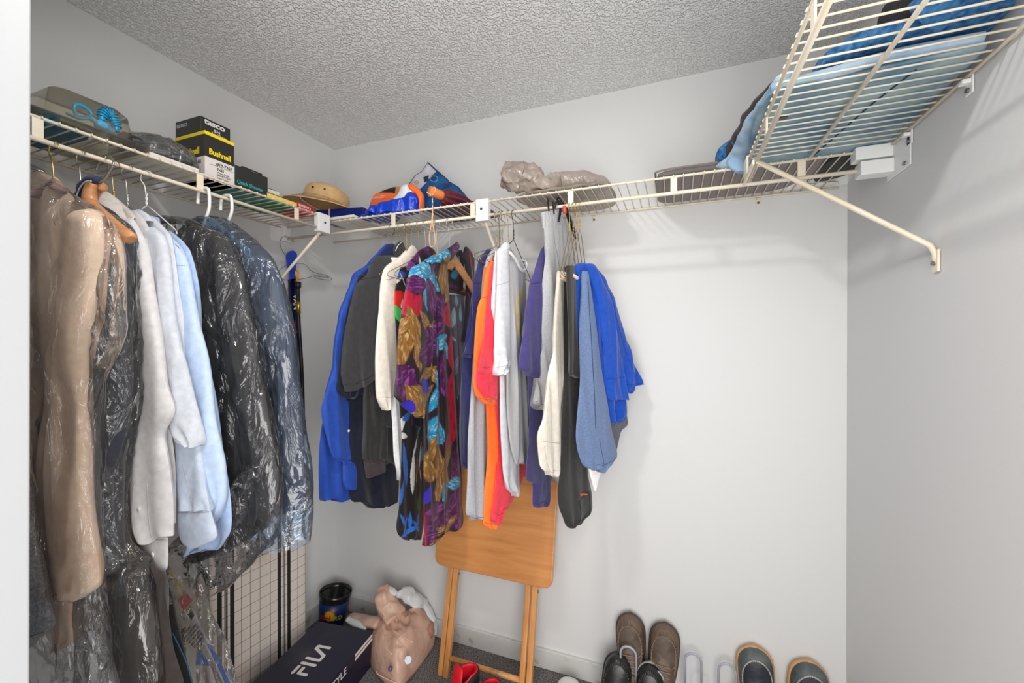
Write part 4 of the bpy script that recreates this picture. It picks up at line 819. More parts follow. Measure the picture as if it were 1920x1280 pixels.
# clear moulded package with swim gear
clr = plastic_film('yellowed_clear_plastic', (.84, .80, .69), .14, .10, 8, .15)
t = thing('blister_package', 'yellowed clear moulded package full of turquoise snorkel gear', 'package', (0, 0, 0), group=GP)
bm = bmesh.new(); 
def loop(pts): return [bm.verts.new(p) for p in pts]
ring = [Vector(p) for p in ((.04, -1.33), (.30, -1.33), (.325, -1.28), (.325, -1.04), (.29, -.99), (.06, -.99), (.03, -1.02), (.03, -1.31))]
lv = [(1.0, .0, 0, 0), (1.0, .004, 0, 0), (.56, .008, -.01, .055), (.55, .05, -.015, .055), (.50, .105, -.02, .058), (.42, .118, -.02, .06)]
c0 = Vector((.178, -1.16)); L0 = []
for k, h, ox, oy in lv: L0.append(loop([Vector((c0.x + (p.x - c0.x) * k + ox, c0.y + (p.y - c0.y) * k + oy, DK + .012 + h)) for p in ring]))
for a, b in zip(L0[:-1], L0[1:]):
    for k in range(8): bm.faces.new((a[k], a[(k + 1) % 8], b[(k + 1) % 8], b[k]))
bm.faces.new(L0[-1]); bm.faces.new(L0[0])
bmobj('moulded_shell', bm, clr, t, False, .008, 3)
tq = mat('turquoise_rubber', col(20, 150, 195), .35); tq2 = mat('clear_blue_plastic', col(90, 175, 220), .15); tq3 = mat('dark_teal_rubber', col(10, 95, 120), .4)
gx = lambda px, py, x=.235: up(px, py, 0, x)
sn = [gx(190, 226), gx(192, 215), gx(199, 209), gx(208, 214), gx(213, 226), gx(218, 236), gx(216, 246)]
o = tubeobj('snorkel_tube', sn, .009, tq, t, 12, smooth_k=6)
bm = bmesh.new(); P = spline(sn, 5)
for i in range(3, len(P) - 4, 2): tube(bm, [P[i], P[i] + (P[i + 1] - P[i]).normalized() * .003], .0125, 14)
bmobj('corrugation', bm, tq, o, False)
tubeobj('mask_frame', [gx(p, q) for p, q in ((139, 200), (147, 196), (160, 202), (170, 211), (168, 219), (155, 220), (143, 216))], .0045, tq, t, 10, closed=True, smooth_k=5)
tubeobj('mask_strap', [gx(125, 212), gx(138, 218), gx(152, 223), gx(168, 222)], .007, tq2, t, 8, smooth_k=5, flat=.4)
tubeobj('mouthpiece', [gx(170, 221), gx(182, 230), gx(200, 240), gx(214, 249)], [.007] * 5 + [.013] * 5 + [.009] * 5 + [.006], tq2, t, 12, smooth_k=5)
boxobj('swim_fin', (.05, -1.27, DK + .006), (.25, -1.12, DK + .014), tq3, t, .004)
tubeobj('goggle_lens', [gx(86, 218, .28), gx(98, 216, .28), gx(106, 226, .28), (gx(92, 230, .28))], .007, tq, t, 10, closed=True, smooth_k=5)
# bagged cable
t = thing('bagged_cable', 'coiled grey cable and chrome plug in a thin clear bag beside the snorkel package', 'cable', (0, 0, 0), group=GP)
gcab = mat('grey_cable', (.11, .11, .115), .4); cc = Vector((.20, -.965, DK + .034))
for k, (rx, ry, a, h) in enumerate(((.075, .055, .1, .0), (.070, .050, .4, .012), (.080, .052, -.2, .020), (.065, .058, .7, .030))):
    tubeobj('cable_coil', [cc + Vector((rx * cos(q) * cos(a) - ry * sin(q) * sin(a), rx * cos(q) * sin(a) + ry * sin(q) * cos(a), h + .008 * sin(2 * q))) for q in [2 * pi * j / 12 for j in range(12)]], .0042, gcab, t, 8, closed=True, smooth_k=4)
tubeobj('plug', [(.285, -.945, DK + .03), (.29, -.92, DK + .03), (.292, -.89, DK + .026)], [.010, .013, .009], M['blackp'], t, 12)
tubeobj('plug_ring', [(.288, -.93, DK + .03), (.2895, -.923, DK + .03)], .0145, mat('chrome', (.8, .8, .8), .1, 1), t, 16)
def pile(name, outline, z0, h, m, parent, amp=.008, fr=18, sd=1., p=3., nr=14, th=None, bottom=.002, crk=0., k=5):
    """soft heap over a measured ground outline (world x, y)"""
    O = spline([Vector((q[0], q[1], 0)) for q in outline], k, True); n = len(O); c = sum(O, Vector()) / n; V = []; F = []
    hf = h if callable(h) else (lambda x, y: h)
    for side in (1, -1):
        for i in range(1, nr + 1):
            r = (i / nr) ** .7
            for q in O:
                P = c.lerp(q, r); f = max(0., 1 - r ** p) ** .5
                d = amp * fold(P.x * 1.0 + P.y * .4, P.y, sd, fr) * f + (crk * (1 - 3 * abs(noise.noise(P * 28 + Vector((0, 0, sd))))) * f if crk else 0)
                z = z0 + (hf(P.x, P.y) * (.12 + .88 * f) + d if side > 0 else bottom + (h * .06 if not callable(h) else .002) * (1 - f))
                V.append((P.x, P.y, max(z0 + .0005, z)))
    R = lambda s, i, j: s * nr * n + i * n + j % n
    for s in (0, 1):
        for i in range(nr - 1):
            for j in range(n): F.append((R(s, i, j), R(s, i, j + 1), R(s, i + 1, j + 1), R(s, i + 1, j)))
        F.append(tuple(R(s, 0, j) for j in range(n)))
    for j in range(n): F.append((R(0, nr - 1, j), R(0, nr - 1, j + 1), R(1, nr - 1, j + 1), R(1, nr - 1, j)))
    me = bpy.data.meshes.new(name); me.from_pydata(V, [], F); bm = bmesh.new(); bm.from_mesh(me); bmesh.ops.recalc_face_normals(bm, faces=bm.faces[:]); bm.to_mesh(me); bm.free()
    return meshobj(name, me, m, parent)
pile('clear_bag', [(.05, -1.05), (.16, -1.055), (.28, -1.02), (.30, -.96), (.305, -.90), (.28, -.865), (.15, -.86), (.06, -.90)], DK + .012, .085, plastic_film('thin_clear_bag', (.97, .97, .97), .05, .1), t, .008, 22, 3, p=2.2, crk=.006)
carton('flat pale box under the bagged cable, its end facing the doorway', .300, -1.01, -.875, .27, DK, DK + .014, kwht)
# binocular box
y0, y1 = yfx(384, .28), yfx(439, .28)
zt = 2.104; t = carton('tall black and pale grey binocular box with a yellow lid edge', .28, y0, y1, .15, DK, zt, kblk, 'binocular_box', bev=.0006)
zm = DK + .072
for a, b, c2, d2 in (((.1299, y0 - .0005, DK), (.2805, y1 + .0005, zm), kgry, 'lower_panel'), ((.1299, y0 - .001, zt - .010), (.281, y1 + .001, zt + .001), kyel, 'lid_edge')):
    bm = bmesh.new(); box(bm, a, b); bmobj(d2, bm, c2, t, False)
L_ = y1 - y0
text('Bushnell', (.281, y0 + .012, zm + .012), Y, Z, .026, iyel, t, bold=.0009, stretch=.86)
text('Bushnell', (.17, y0 - .0008, zm + .012), X, Z, .030, iyel, t, bold=.0009, stretch=.86)
text('BINOCULAR', (.185, y0 - .0008, zm - .022), X, Z, .0175, ink, t, bold=.0002, stretch=.82)
text('#13-7367', (.281, y0 + .036, zm - .018), Y, Z, .014, ink, t, bold=.0003)
quad('rule', (.281, y0 + .016, zm - .0215), Y * .08, Z * .0008, ink, t)
text('7x35', (.281, y0 + .038, zm - .034), Y, Z, .012, ink, t, bold=.0003)
for k, s_ in enumerate(('Wide Angle', 'SPORTVIEW', 'Insta Focus', 'Binocular')): text(s_, (.281, y0 + .038, zm - .0435 - .0085 * k), Y, Z, .0088, ink, t)
# small scope box on top
t = thing('scope_box', 'small black box lettered in white on top of the binocular box', 'box', (0, 0, 0), group=GP)
x1 = .262; ya, yb = yfx(376, x1), yfx(432, x1); bm = bmesh.new(); box(bm, (.135, ya, zt + .0012), (x1, yb, zt + .052)); bmobj('body', bm, kblk, t, False, .0015)
text('tasco', (x1, ya + .012, zt + .033), Y, Z, .026, iwht, t, bold=.0008, stretch=1.25); text('tasco', (.142, ya - .0004, zt + .030), X, Z, .022, mat('silver_ink', (.5, .5, .5), .4), t, bold=.0004, stretch=1.2)
text('534', (x1, ya + .042, zt + .017), Y, Z, .012, iwht, t, bold=.0003, stretch=1.2); text('3 x 20mm', (x1, ya + .034, zt + .007), Y, Z, .0115, iwht, t, stretch=1.1)
# quick shooter box
x1 = .272; ya, yb = yfx(440, x1), yfx(502, x1); zq = 2.036
t = carton('black box with teal lettering and a teal base, behind the binocular box', x1, ya, yb, .16, DK, zq, kblk, 'camera_box'); boxobj('teal_end', (x1 - .16, ya - .004, DK), (x1 + .0005, ya - .0002, zq + .001), kteal, t)
boxobj('teal_base', (x1 - .159, ya, DK - .0006), (x1 - .001, yb, DK + .001), kteal, t)
text('Quick Shooter', (x1, ya + .008, DK + .024), Y, Z, .0185, iteal, t, bold=.0004, stretch=.92)
x2 = .235; t = carton('thin black box with fine white print resting on the teal-lettered box', x2, yfx(455, x2), yfx(492, x2) , .10, zq + .0012, zq + .022, kblk)
for k in range(3): text('ELECTRONIC FLASH'[k:12 + k], (x2, yfx(455, x2) + .030, zq + .013 - .004 * k), Y, Z, .0045, iwht, t)
# yellow / green box, black and white boxes
x1 = .275; ya, yb = yfx(501, x1), yfx(556, x1); zz = DK + .026
t = carton('flat green box with a pale yellow side beside the red kit box', x1, ya, yb, .18, DK, zz, kgrn); boxobj('yellow_side', (x1 - .0005, ya - .001, DK + .009), (x1 + .001, yb, zz + .0006), kylw, t)
x2 = .25; carton('thin black box lying on the green and yellow box', x2, yfx(496, x2), yfx(535, x2), .11, zz + .0012, zz + .014, kblk)
x2 = .235; carton('small white box stacked second from the top near the camera box', x2, yfx(500, x2), yfx(524, x2), .08, zz + .0152, zz + .034, kwht); carton('little dark card topping the small white box', x2 - .008, yfx(497, x2), yfx(519, x2), .07, zz + .0352, zz + .040, card('dark_card', (52, 50, 56)))
x1 = .268; ya, yb = yfx(556, x1), yfx(587, x1)
t = carton('red socket set box with white capitals under the hat brim', x1, ya, yb, .15, DK, DK + .036, kred, 'socket_set_box')
text('13 PIECE KIT &', (x1, ya + .006, DK + .022), Y, Z, .0125, iwht, t, bold=.0004, stretch=.82); text('SOCKET SET', (x1, ya + .006, DK + .008), Y, Z, .0125, iwht, t, bold=.0004, stretch=.9)
# hat
tan = cm('tan_canvas', (192, 158, 112), rough=.9, sc=500); t = thing('bucket_hat', 'tan canvas bucket hat with a wide sagging brim on the corner shelf', 'hat', (0, 0, 0), group=GP)
hc = Vector((.215, -.275, DK + .088)); tilt = Matrix.Rotation(radians(-9), 3, 'X') @ Matrix.Rotation(radians(7), 3, 'Y')
prof = [(.168, -.030), (.150, -.022), (.125, -.010), (.105, .0), (.102, .012), (.098, .040), (.090, .062), (.072, .074), (.04, .078), (.002, .078)]
def lathe(name, prof, m, parent, n=48, fn=None, sx=1., sy=1.):
    V = []; F = []
    for i, (r, z) in enumerate(prof):
        for k in range(n):
            a = 2 * pi * k / n; p = Vector((r * cos(a) * sx, r * sin(a) * sy, z)); V.append(fn(p, r, a) if fn else p)
    for i in range(len(prof) - 1):
        for k in range(n): F.append((i * n + k, i * n + (k + 1) % n, (i + 1) * n + (k + 1) % n, (i + 1) * n + k))
    F.append(tuple((len(prof) - 1) * n + k for k in range(n)))
    me = bpy.data.meshes.new(name); me.from_pydata([tuple(v) for v in V], [], F); return meshobj(name, me, m, parent)
hatf = lambda p, r, a: hc + tilt @ (p + Vector((0, 0, (.010 * sin(2 * a + 1.1) if r > .11 else 0) * (r - .1) / .06))) + noise.noise_vector(p * 14) * .005
lo = [q for q in prof if q[0] > .1]
o = lathe('crown', spl := [(p.x, p.z) for p in spline([Vector((r, 0, z)) for r, z in prof[3:]], 4)], tan, t, fn=hatf, sx=.92, sy=1.02)
b = lathe('brim', [(p.x, p.z) for p in spline([Vector((r, 0, z)) for r, z in prof[:4]], 4)], tan, t, fn=hatf, sx=.96, sy=1.05)
b.data.polygons  # brim is an open ring
bm = bmesh.new(); bm.from_mesh(b.data); bmesh.ops.delete(bm, geom=[f for f in bm.faces if len(f.verts) > 4], context='FACES_ONLY'); bm.to_mesh(b.data); bm.free()
so = b.modifiers.new('s', 'SOLIDIFY'); so.thickness = .0025
for k, rr in enumerate((.160, .148, .136, .124)):
    zz_ = -.022 - (rr - .15) * .8 if rr > .15 else -.010 - (rr - .125) * .48
    bm = bmesh.new(); tube(bm, [hatf(Vector((rr * cos(a) * .96, rr * sin(a) * 1.05, zz_ + .0015)), rr, a) for a in [2 * pi * j / 60 for j in range(60)]], .0008, 4, True); bmobj('stitching', bm, cm('tan_thread', (160, 126, 84)), b, True)
bm = bmesh.new(); tube(bm, [hatf(Vector((.1035 * cos(a) * .92, .1035 * sin(a) * 1.02, .006)), .1, a) for a in [2 * pi * j / 60 for j in range(60)]], .0018, 5, True); bmobj('hat_band', bm, cm('tan_thread', (1, 1, 1)), o, True)
for a in (-78, -48):
    a = radians(a); p = hatf(Vector((.098 * cos(a) * .93, .098 * sin(a) * 1.03, .036)), .09, a); q = hatf(Vector((.104 * cos(a) * .93, .104 * sin(a) * 1.03, .036)), .09, a)
    bm = bmesh.new(); tube(bm, [p, q], .0042, 12); bmobj('eyelet', bm, M['blackp'], o, False)
# blue box and what lies round it
blu = mat('glossy_navy_card', col(14, 32, 100), .25)
def obox(name, label, c, half, ang, z0, z1, m, cat='box', bev=.0012, group=GP):
    t = thing(name, label, cat, (c[0], c[1], 0), (0, 0, radians(ang)), group=group)
    bm = bmesh.new(); box(bm, (-half[0], -half[1], z0), (half[0], half[1], z1)); bmobj('body', bm, m, t, False, bev); return t
carton('thin white box end under the navy blue box', .42, -.325, -.12, .17, DK, DK + .011, kwht)
t = obox('shoe_box', 'glossy navy blue flat box under the tan hat, tied with a pink ribbon', (.315, -.235), (.115, .075), 10, DK + .0125, DK + .050, blu)
bm = bmesh.new(); box(bm, (-.052, -.0765, DK + .006), (-.046, -.0750, DK + .051)); bmobj('ribbon', bm, cm('pink_ribbon', (205, 170, 170)), t)
tag(obox('price_card', 'small white folded card between the navy box and the orange pouch', (.475, -.16), (.022, .002), 10, DK + .03, DK + .062, kwht, 'card'))
ob = cm('orange_nylon', (245, 105, 40), rough=.45); bk = cm('black_nylon', (32, 30, 30), rough=.5); bl2 = mat('glossy_blue_bag_film', col(8, 60, 190), .28, bump=(30, .6, .01)); wh2 = mat('glossy_white_bag_film', col(222, 222, 226), .3, bump=(30, .6, .01)); or2 = mat('glossy_orange_bag_film', col(245, 110, 40), .3, bump=(30, .6, .01))
plb = Plane((.6, -.17, 2.0), 0)
t = thing('nylon_pouch', 'orange and black nylon pouch with white lettering behind the sports bag', 'pouch', (0, 0, 0), group=GP)
drape('orange_panel', t, ob, plb, [(363, 712, 740), (368, 704, 752), (378, 699, 752), (388, 696, 740), (396, 696, 730)], .05, .003, 14, 5, .012)
drape('black_panel', t, bk, plb, [(350, 738, 743), (354, 728, 752), (360, 712, 754), (366, 703, 757), (380, 697, 757), (397, 693, 757)], .05, .003, 14, 6, -.004)
drape('tan_panel', t, cm('tan_nylon', (190, 130, 70)), plb, [(350, 743, 750), (356, 742, 758), (364, 742, 758), (372, 744, 756)], .04, .002, 14, 6, .002)
p = plb.at(708, 378); text('OSKAZEN', p + plb.n * .035, X, Z, .016, mat('cream_ink', (.8, .55, .4), .5), t, bold=.0002)
t = thing('plastic_carrier_bag', 'crumpled blue, white and orange plastic bag lying on the corner shelf', 'plastic bag', (0, 0, 0), group=GP)
plc = Plane((.68, -.25, 2.0), radians(8))
drape('white_band', t, wh2, plc, [(346, 757, 772), (352, 752, 782), (362, 748, 790), (374, 738, 790), (384, 722, 780), (392, 706, 770), (399, 694, 770)], .07, .012, 30, 7, .0)
drape('orange_band', t, or2, plc, [(347, 766, 778), (352, 765, 784), (358, 770, 790), (366, 780, 796), (376, 788, 797), (386, 790, 797), (396, 790, 796)], .06, .010, 30, 8, .008)
drape('blue_band', t, bl2, plc, [(362, 772, 778), (368, 765, 784), (376, 758, 790), (382, 728, 790), (390, 700, 790), (400, 690, 789), (406, 694, 740)], .09, .014, 30, 9, .014)
pile('blue_tail', [(.42, -.30), (.46, -.20), (.56, -.20), (.62, -.30), (.52, -.315)], DK, .018, bl2, t, .006, 30, 4)
# insole package
t = thing('insole_package', 'blue and grey hanging package tilted against the back wall behind the umbrella handle', 'package', (0, 0, 0), group=GP)
plq = Plane((.8, -.10, 2.0), radians(4)); pk = [(804, 306), (822, 323), (842, 340), (861, 351), (872, 364), (888, 385), (860, 392), (800, 392), (790, 386), (784, 362), (768, 347), (780, 330), (792, 323)]
def flat_poly(name, pts, pl_, m, parent, d=0., th=.004):
    bm = bmesh.new(); f = bm.faces.new([bm.verts.new(pl_.at(*p) + pl_.n * d) for p in pts]); e = bmesh.ops.extrude_face_region(bm, geom=[f]); bmesh.ops.translate(bm, verts=[v for v in e['geom'] if isinstance(v, bmesh.types.BMVert)], vec=pl_.n * th)
    return bmobj(name, bm, m, parent)
flat_poly('backing', pk, plq, mat('package_blue', col(28, 92, 150), .3, var=(col(14, 60, 110), 18, .4, .6)), t, 0, .010)
flat_poly('grey_panel', [(804, 308), (820, 323), (812, 330), (800, 345), (788, 358), (770, 347), (781, 331), (793, 324)], plq, mat('package_grey', col(176, 170, 176), .3, var=(col(205, 200, 205), 20, .4, .6)), t, .0102, .0006)
o = flat_poly('barcode_label', [(776, 342), (783, 337), (789, 343), (782, 350)], plq, kwht, t, .011, .0004)
for k in range(5): flat_poly('bar', [(777 + k * 1.5, 342 - k * .95), (777.7 + k * 1.5, 341.5 - k * .95), (783.4 + k * 1.3, 348.5 - k * 1.1), (782.8 + k * 1.3, 349 - k * 1.1)], plq, ink, o, .0115, .0003)
flat_poly('photo_patch', [(796, 334), (806, 330), (806, 340), (798, 344)], plq, card('dark_photo', (40, 40, 70)), t, .0112, .0003)
flat_poly('window_patch', [(834, 344), (844, 348), (846, 354), (836, 350)], plq, card('plum_photo', (60, 44, 80)), t, .0112, .0003)
tubeobj('round_emblem', [plq.at(816 + 7 * cos(a), 337 + 5.5 * sin(a)) + plq.n * .0115 for a in [2 * pi * j / 20 for j in range(20)]], .0011, mat('pale_blue_ink', (.35, .5, .6), .4), t, 5, closed=True)
flat_poly('white_corner', [(868, 378), (876, 370), (886, 384), (872, 389)], plq, kwht, t, .0112, .0003)
tubeobj('black_edge', [plq.at(*p) + plq.n * .006 for p in ((803, 305), (822, 322), (842, 339))], .0022, M['blackp'], t, 6)
boxobj('package_base', (.76, -.30, DK), (1.0, -.09, DK + .008), mat('package_navy', col(40, 60, 110), .35, var=(col(90, 30, 40), 14, .45, .55)), t)
# umbrella
t = thing('folding_umbrella', 'maroon folding umbrella with a round wooden handle and tan wrist strap', 'umbrella', (0, 0, 0), group=GP)
a0 = U(805, 357, DK + .052); a1 = Vector((.90, -.17, DK + .030)); d = (a1 - a0).normalized()
wh_ = cm('umbrella_handle_wood', (214, 122, 62), rough=.4, sheen=0)
bm = bmesh.new(); tube(bm, [a0, a0 + d * .003, a0 + d * .055, a0 + d * .062], [.0165, .018, .018, .016], 28); bmobj('handle', bm, wh_, t, True)
mar = cm('maroon_umbrella_cloth', (84, 22, 36), rough=.6)
u_, v_ = frame(d); bm = bmesh.new(); n = 72; rings = []
for i in range(12):
    f = i / 11; rr = .024 + .010 * sin(pi * min(1, f * 1.3)); q = a0 + d * (.062 + .17 * f)
    rings.append([bm.verts.new(q + (u_ * cos(2 * pi * k / n) + v_ * sin(2 * pi * k / n)) * rr * (1 + .16 * sin(9 * 2 * pi * k / n + f * 3))) for k in range(n)])
for a, b in zip(rings[:-1], rings[1:]):
    for k in range(n): bm.faces.new((a[k], a[(k + 1) % n], b[(k + 1) % n], b[k]))
bm.faces.new(rings[0]); bm.faces.new(rings[-1]); bmobj('folded_canopy', bm, mar, t, True)
tan_l = cm('tan_strap_leather', (236, 176, 130), rough=.6)
tubeobj('strap_ring', [a0 + (u_ * cos(q) + v_ * sin(q)) * .0195 + d * (.006 + .018 * (1 - sin(q - .6)) * .3) for q in [2 * pi * j / 16 for j in range(16)]], .0016, tan_l, t, 6, closed=True)
sp = Plane((.81, -.352, 1.9), 0)
tubeobj('strap_clip', [sp.at(811, 367), sp.at(811, 384)], .0026, M['steel'], t, 8)
tubeobj('wrist_strap', [sp.at(811, 384), sp.at(811, 400), sp.at(808, 425), sp.at(805, 445), sp.at(807, 461), sp.at(812, 463), sp.at(816, 458), sp.at(815, 440), sp.at(811, 415), sp.at(812, 400)], .0028, tan_l, t, 8, smooth_k=5, flat=.5)
tubeobj('strap_lead', [a0 + Vector((0, -.02, -.012)), sp.at(811, 367)], .0018, tan_l, t, 6)
# grey plastic bundle
gf = mat('grey_brown_bag_film', col(140, 128, 118), .22, bump=(26, .8, .012), var=(col(172, 160, 150), 9, .35, .65))
t = thing('plastic_bundle', 'grey plastic-wrapped bundle with a twisted open end, on the back wall shelf', 'plastic bag', (0, 0, 0), group=GP)
bm = bmesh.new(); bx_ = [U(1142, 356, DK + .03), U(1128, 345, DK + .045), U(1105, 342, DK + .052), U(1075, 342, DK + .062), U(1045, 344, DK + .062), U(1030, 346, DK + .045), U(1015, 342, DK + .060), U(1000, 336, DK + .075), U(982, 334, DK + .085), U(962, 330, DK + .09), U(948, 328, DK + .098), U(943, 326, DK + .10)]
for q in bx_: q.y = max(-.27, min(-.10, q.y))
rr = [.012, .026, .036, .042, .040, .026, .036, .050, .058, .056, .040, .012]
P = spline(bx_, 6); R = []
for i in range(len(P)): f = i / (len(P) - 1) * 11; j = min(int(f), 10); R.append(rr[j] * (1 - f + j) + rr[j + 1] * (f - j))
tube(bm, P, R, 40)
for v in bm.verts:
    q = v.co; k = 1.7 if q.x < 1.29 else .55
    v.co += Vector(noise.noise_vector(q * 24)) * .010 * k + Vector(noise.noise_vector(q * 55)) * .005 * k; v.co.z = max(v.co.z, DK + .0015)
bmobj('film', bm, gf, t, True)
pile('spread_base', [(1.14, -.25), (1.20, -.305), (1.34, -.30), (1.48, -.29), (1.50, -.16), (1.46, -.04), (1.32, -.03), (1.2, -.10)], DK, .03, gf, t, .008, 24, 6)
# cushion, cap under the jeans, tissue
gfab = cm('grey_brown_upholstery', (122, 112, 108), rough=.85)
t = thing('seat_cushion', 'flat grey-brown cushion lying on the back wall shelf under the jeans', 'cushion', (0, 0, 0), group=GP)
pile('cover', [(1.640, -.08), (1.645, -.25), (1.66, -.295), (1.8, -.30), (2.08, -.295), (2.12, -.25), (2.12, -.06), (2.05, -.02), (1.8, -.015), (1.67, -.02)], DK, .032, gfab, t, .0015, 10, 7, p=14, nr=18)
tubeobj('piping', [Vector((x, y, DK + .026)) for x, y in ((1.640, -.08), (1.642, -.25), (1.66, -.297), (1.8, -.302), (2.08, -.297), (2.12, -.25), (2.12, -.06), (2.05, -.018), (1.8, -.013), (1.67, -.018))], .003, gfab, t, 6, closed=True, smooth_k=4)
t = thing('baseball_hat', 'black cap showing under the shelf wires at the right wall corner', 'hat', (0, 0, 0), group=GP)
pile('crown', [(2.13, -.24), (2.16, -.29), (2.21, -.28), (2.235, -.2), (2.22, -.10), (2.15, -.06), (2.125, -.14)], DK, .05, cm('black_cotton', (30, 30, 32)), t, .003, 12, 8)
tag(pile('tissue_paper', [(2.02, -.012), (2.03, -.10), (2.10, -.12), (2.118, -.06), (2.19, -.05), (2.22, -.03), (2.18, -.008)], DK, .02, cm('white_tissue', (228, 226, 222)), None, .006, 30, 9), 'crumpled white paper beside the black cap on the back wall shelf', 'paper', GP)
tag(tubeobj('marker_cap', [(2.0, -.014, DK + .036), (2.02, -.02, DK + .036)], .004, mat('red_plastic', (.6, .01, .02), .3)), 'tiny red plastic cap near the back wall end of the cushion', 'cap', GP)
# jeans
def jmat(n, a, b, sc_=14): return mat(n, col(*a), .9, bump=(380, .6, .0015), var=(col(*b), sc_, .35, .65), spec=.2)
jl = jmat('stonewashed_denim', (92, 128, 152), (160, 184, 192), 9); jd = jmat('bright_blue_denim', (28, 78, 128), (70, 122, 168), 90); jp = jmat('pale_denim', (134, 164, 190), (180, 200, 216)); kp = cm('black_brown_cotton', (58, 48, 48)); jt = mat('denim_thread', col(40, 60, 80), .8)
t = thing('folded_jeans', 'stonewashed pale blue jeans spread flat on the right wall shelf', 'jeans', (0, 0, 0), group='jeans on the right wall shelf')
o = pile('legs', [(1.895, -.70), (1.90, -.36), (1.92, -.30), (2.05, -.29), (2.225, -.28), (2.235, -.45), (2.235, -.72), (2.18, -.735), (2.05, -.72)], DK + .0005, .036, jl, t, .006, 26, 11, p=6, nr=22)
tubeobj('leg_seam', [(2.145, -.70, DK + .001), (2.115, -.58, DK + .0005), (2.10, -.48, DK + .0005), (2.075, -.32, DK + .001)], .0016, jt, o, 5, smooth_k=4)
tubeobj('waist_fold', [(1.90, -.70, DK + .018), (2.0, -.725, DK + .014), (2.1, -.735, DK + .02), (2.22, -.745, DK + .014)], .011, jp, t, 10, smooth_k=6)
bm = bmesh.new(); tube(bm, [Vector((1.945, -.59, DK - .0015)), Vector((1.945, -.59, DK + .001))], .009, 14); bmobj('jeans_button', bm, mat('dark_brass', (.08, .08, .09), .4, .8), t, False)
t = thing('folded_jeans', 'bright blue jeans folded on top, rising to the right wall', 'jeans', (0, 0, 0), group='jeans on the right wall shelf')
pile('legs', [(1.98, -.70), (2.04, -.76), (2.14, -.78), (2.235, -.80), (2.238, -.60), (2.23, -.42), (2.1, -.44), (2.0, -.55)], DK + .034, lambda x, y: .055 + .02 * (x > 2.12), jd, t, .009, 24, 12, p=4, nr=18)
tubeobj('rolled_leg', [(2.13, -.76, DK + .06), (2.17, -.80, DK + .085), (2.20, -.84, DK + .10), (2.215, -.90, DK + .105)], [.045] * 6 + [.05] * 6 + [.048] * 6 + [.02], jd, t, 20, smooth_k=6, flat=.8)
t = thing('knit_glove', 'black ribbed bundle standing on the bright blue jeans', 'hat', (0, 0, 0), group=GP); t.name = 'knit_hat'; t['label'] = 'black ribbed knit hat sitting above the bright blue jeans'
kb = mat('black_rib_knit', (.018, .018, .018), .9, bump=(120, 1, .004)); q0 = U(1700, 38, DK + .115)
lathe('crown', [(p.x, p.z) for p in spline([Vector((.040, 0, -.022)), Vector((.044, 0, 0)), Vector((.042, 0, .025)), Vector((.03, 0, .04)), Vector((.001, 0, .044))], 4)], kb, t, 40, fn=lambda p, r, a: q0 + Vector(p) * (1 + .04 * sin(a * 12)))
# garments sliding off the right shelf onto the back shelf
t = thing('pale_jeans', 'pale blue jeans sliding over the right shelf front edge onto the back shelf', 'jeans', (0, 0, 0), group='jeans on the right wall shelf')
def ribbon(name, pts, m, parent, flat=.45, n=20, k=7, amp=.006, lo=DK + .001):
    """soft roll of cloth through (point, radius)"""
    P = spline([Vector(p) for p, r in pts], k); R = []; N = len(pts) - 1
    for i in range(len(P)): f = i / (len(P) - 1) * N; j = min(int(f), N - 1); R.append(pts[j][1] * (1 - f + j) + pts[j + 1][1] * (f - j))
    bm = bmesh.new(); tube(bm, P, R, n, flat=flat)
    for v in bm.verts: v.co += Vector(noise.noise_vector(v.co * 26)) * amp; v.co.z = max(v.co.z, lo)
    return bmobj(name, bm, m, parent, True)
R1 = [(U(1470, 146, DK + .05), .018), (U(1450, 184, DK + .055), .026), (U(1426, 222, DK + .05), .032), (U(1408, 254, DK + .04), .034), (U(1392, 284, DK + .030), .032), (U(1368, 304, DK + .018), .026), (U(1345, 317, DK + .012), .016), (U(1322, 321, DK + .010), .006)]
ribbon('leg', R1, jp, t, .55)
drape('hanging_fold', t, jmat('mid_denim', (128, 160, 190), (150, 178, 204)), Plane((1.86, -.335, 1.95), radians(15)), [(294, 1372, 1400), (304, 1362, 1404), (315, 1366, 1403), (324, 1378, 1400)], .03, .004, 20, 5, .004)
t = thing('black_trousers', 'black-brown trousers bunched behind the pale jeans at the shelf corner', 'trousers', (0, 0, 0), group='jeans on the right wall shelf')
R2 = [(U(1470, 140, DK + .075), .018), (U(1440, 168, DK + .08), .022), (U(1410, 214, DK + .07), .026), (U(1390, 250, DK + .065), .028), (U(1368, 280, DK + .045), .028), (U(1355, 302, DK + .03), .022), (U(1330, 314, DK + .02), .012), (U(1316, 321, DK + .012), .005)]
for q, r in R2: q.x += .004; q.y = min(q.y + .03, -.06)
ribbon('leg', R2, kp, t, .6)
t = thing('dark_jeans', 'dark blue jeans peeking behind the black-brown trousers at the shelf corner', 'jeans', (0, 0, 0), group='jeans on the right wall shelf')
R3 = [(U(1390, 246, DK + .06), .020), (U(1374, 258, DK + .06), .022), (U(1360, 272, DK + .045), .020), (U(1356, 290, DK + .03), .014)]
for q, r in R3: q.y = min(q.y + .06, -.05)
ribbon('leg', R3, jd, t, .7)
# ---------------------------------------------------------------- things on the floor and in the corner
GF = 'things on the closet floor'
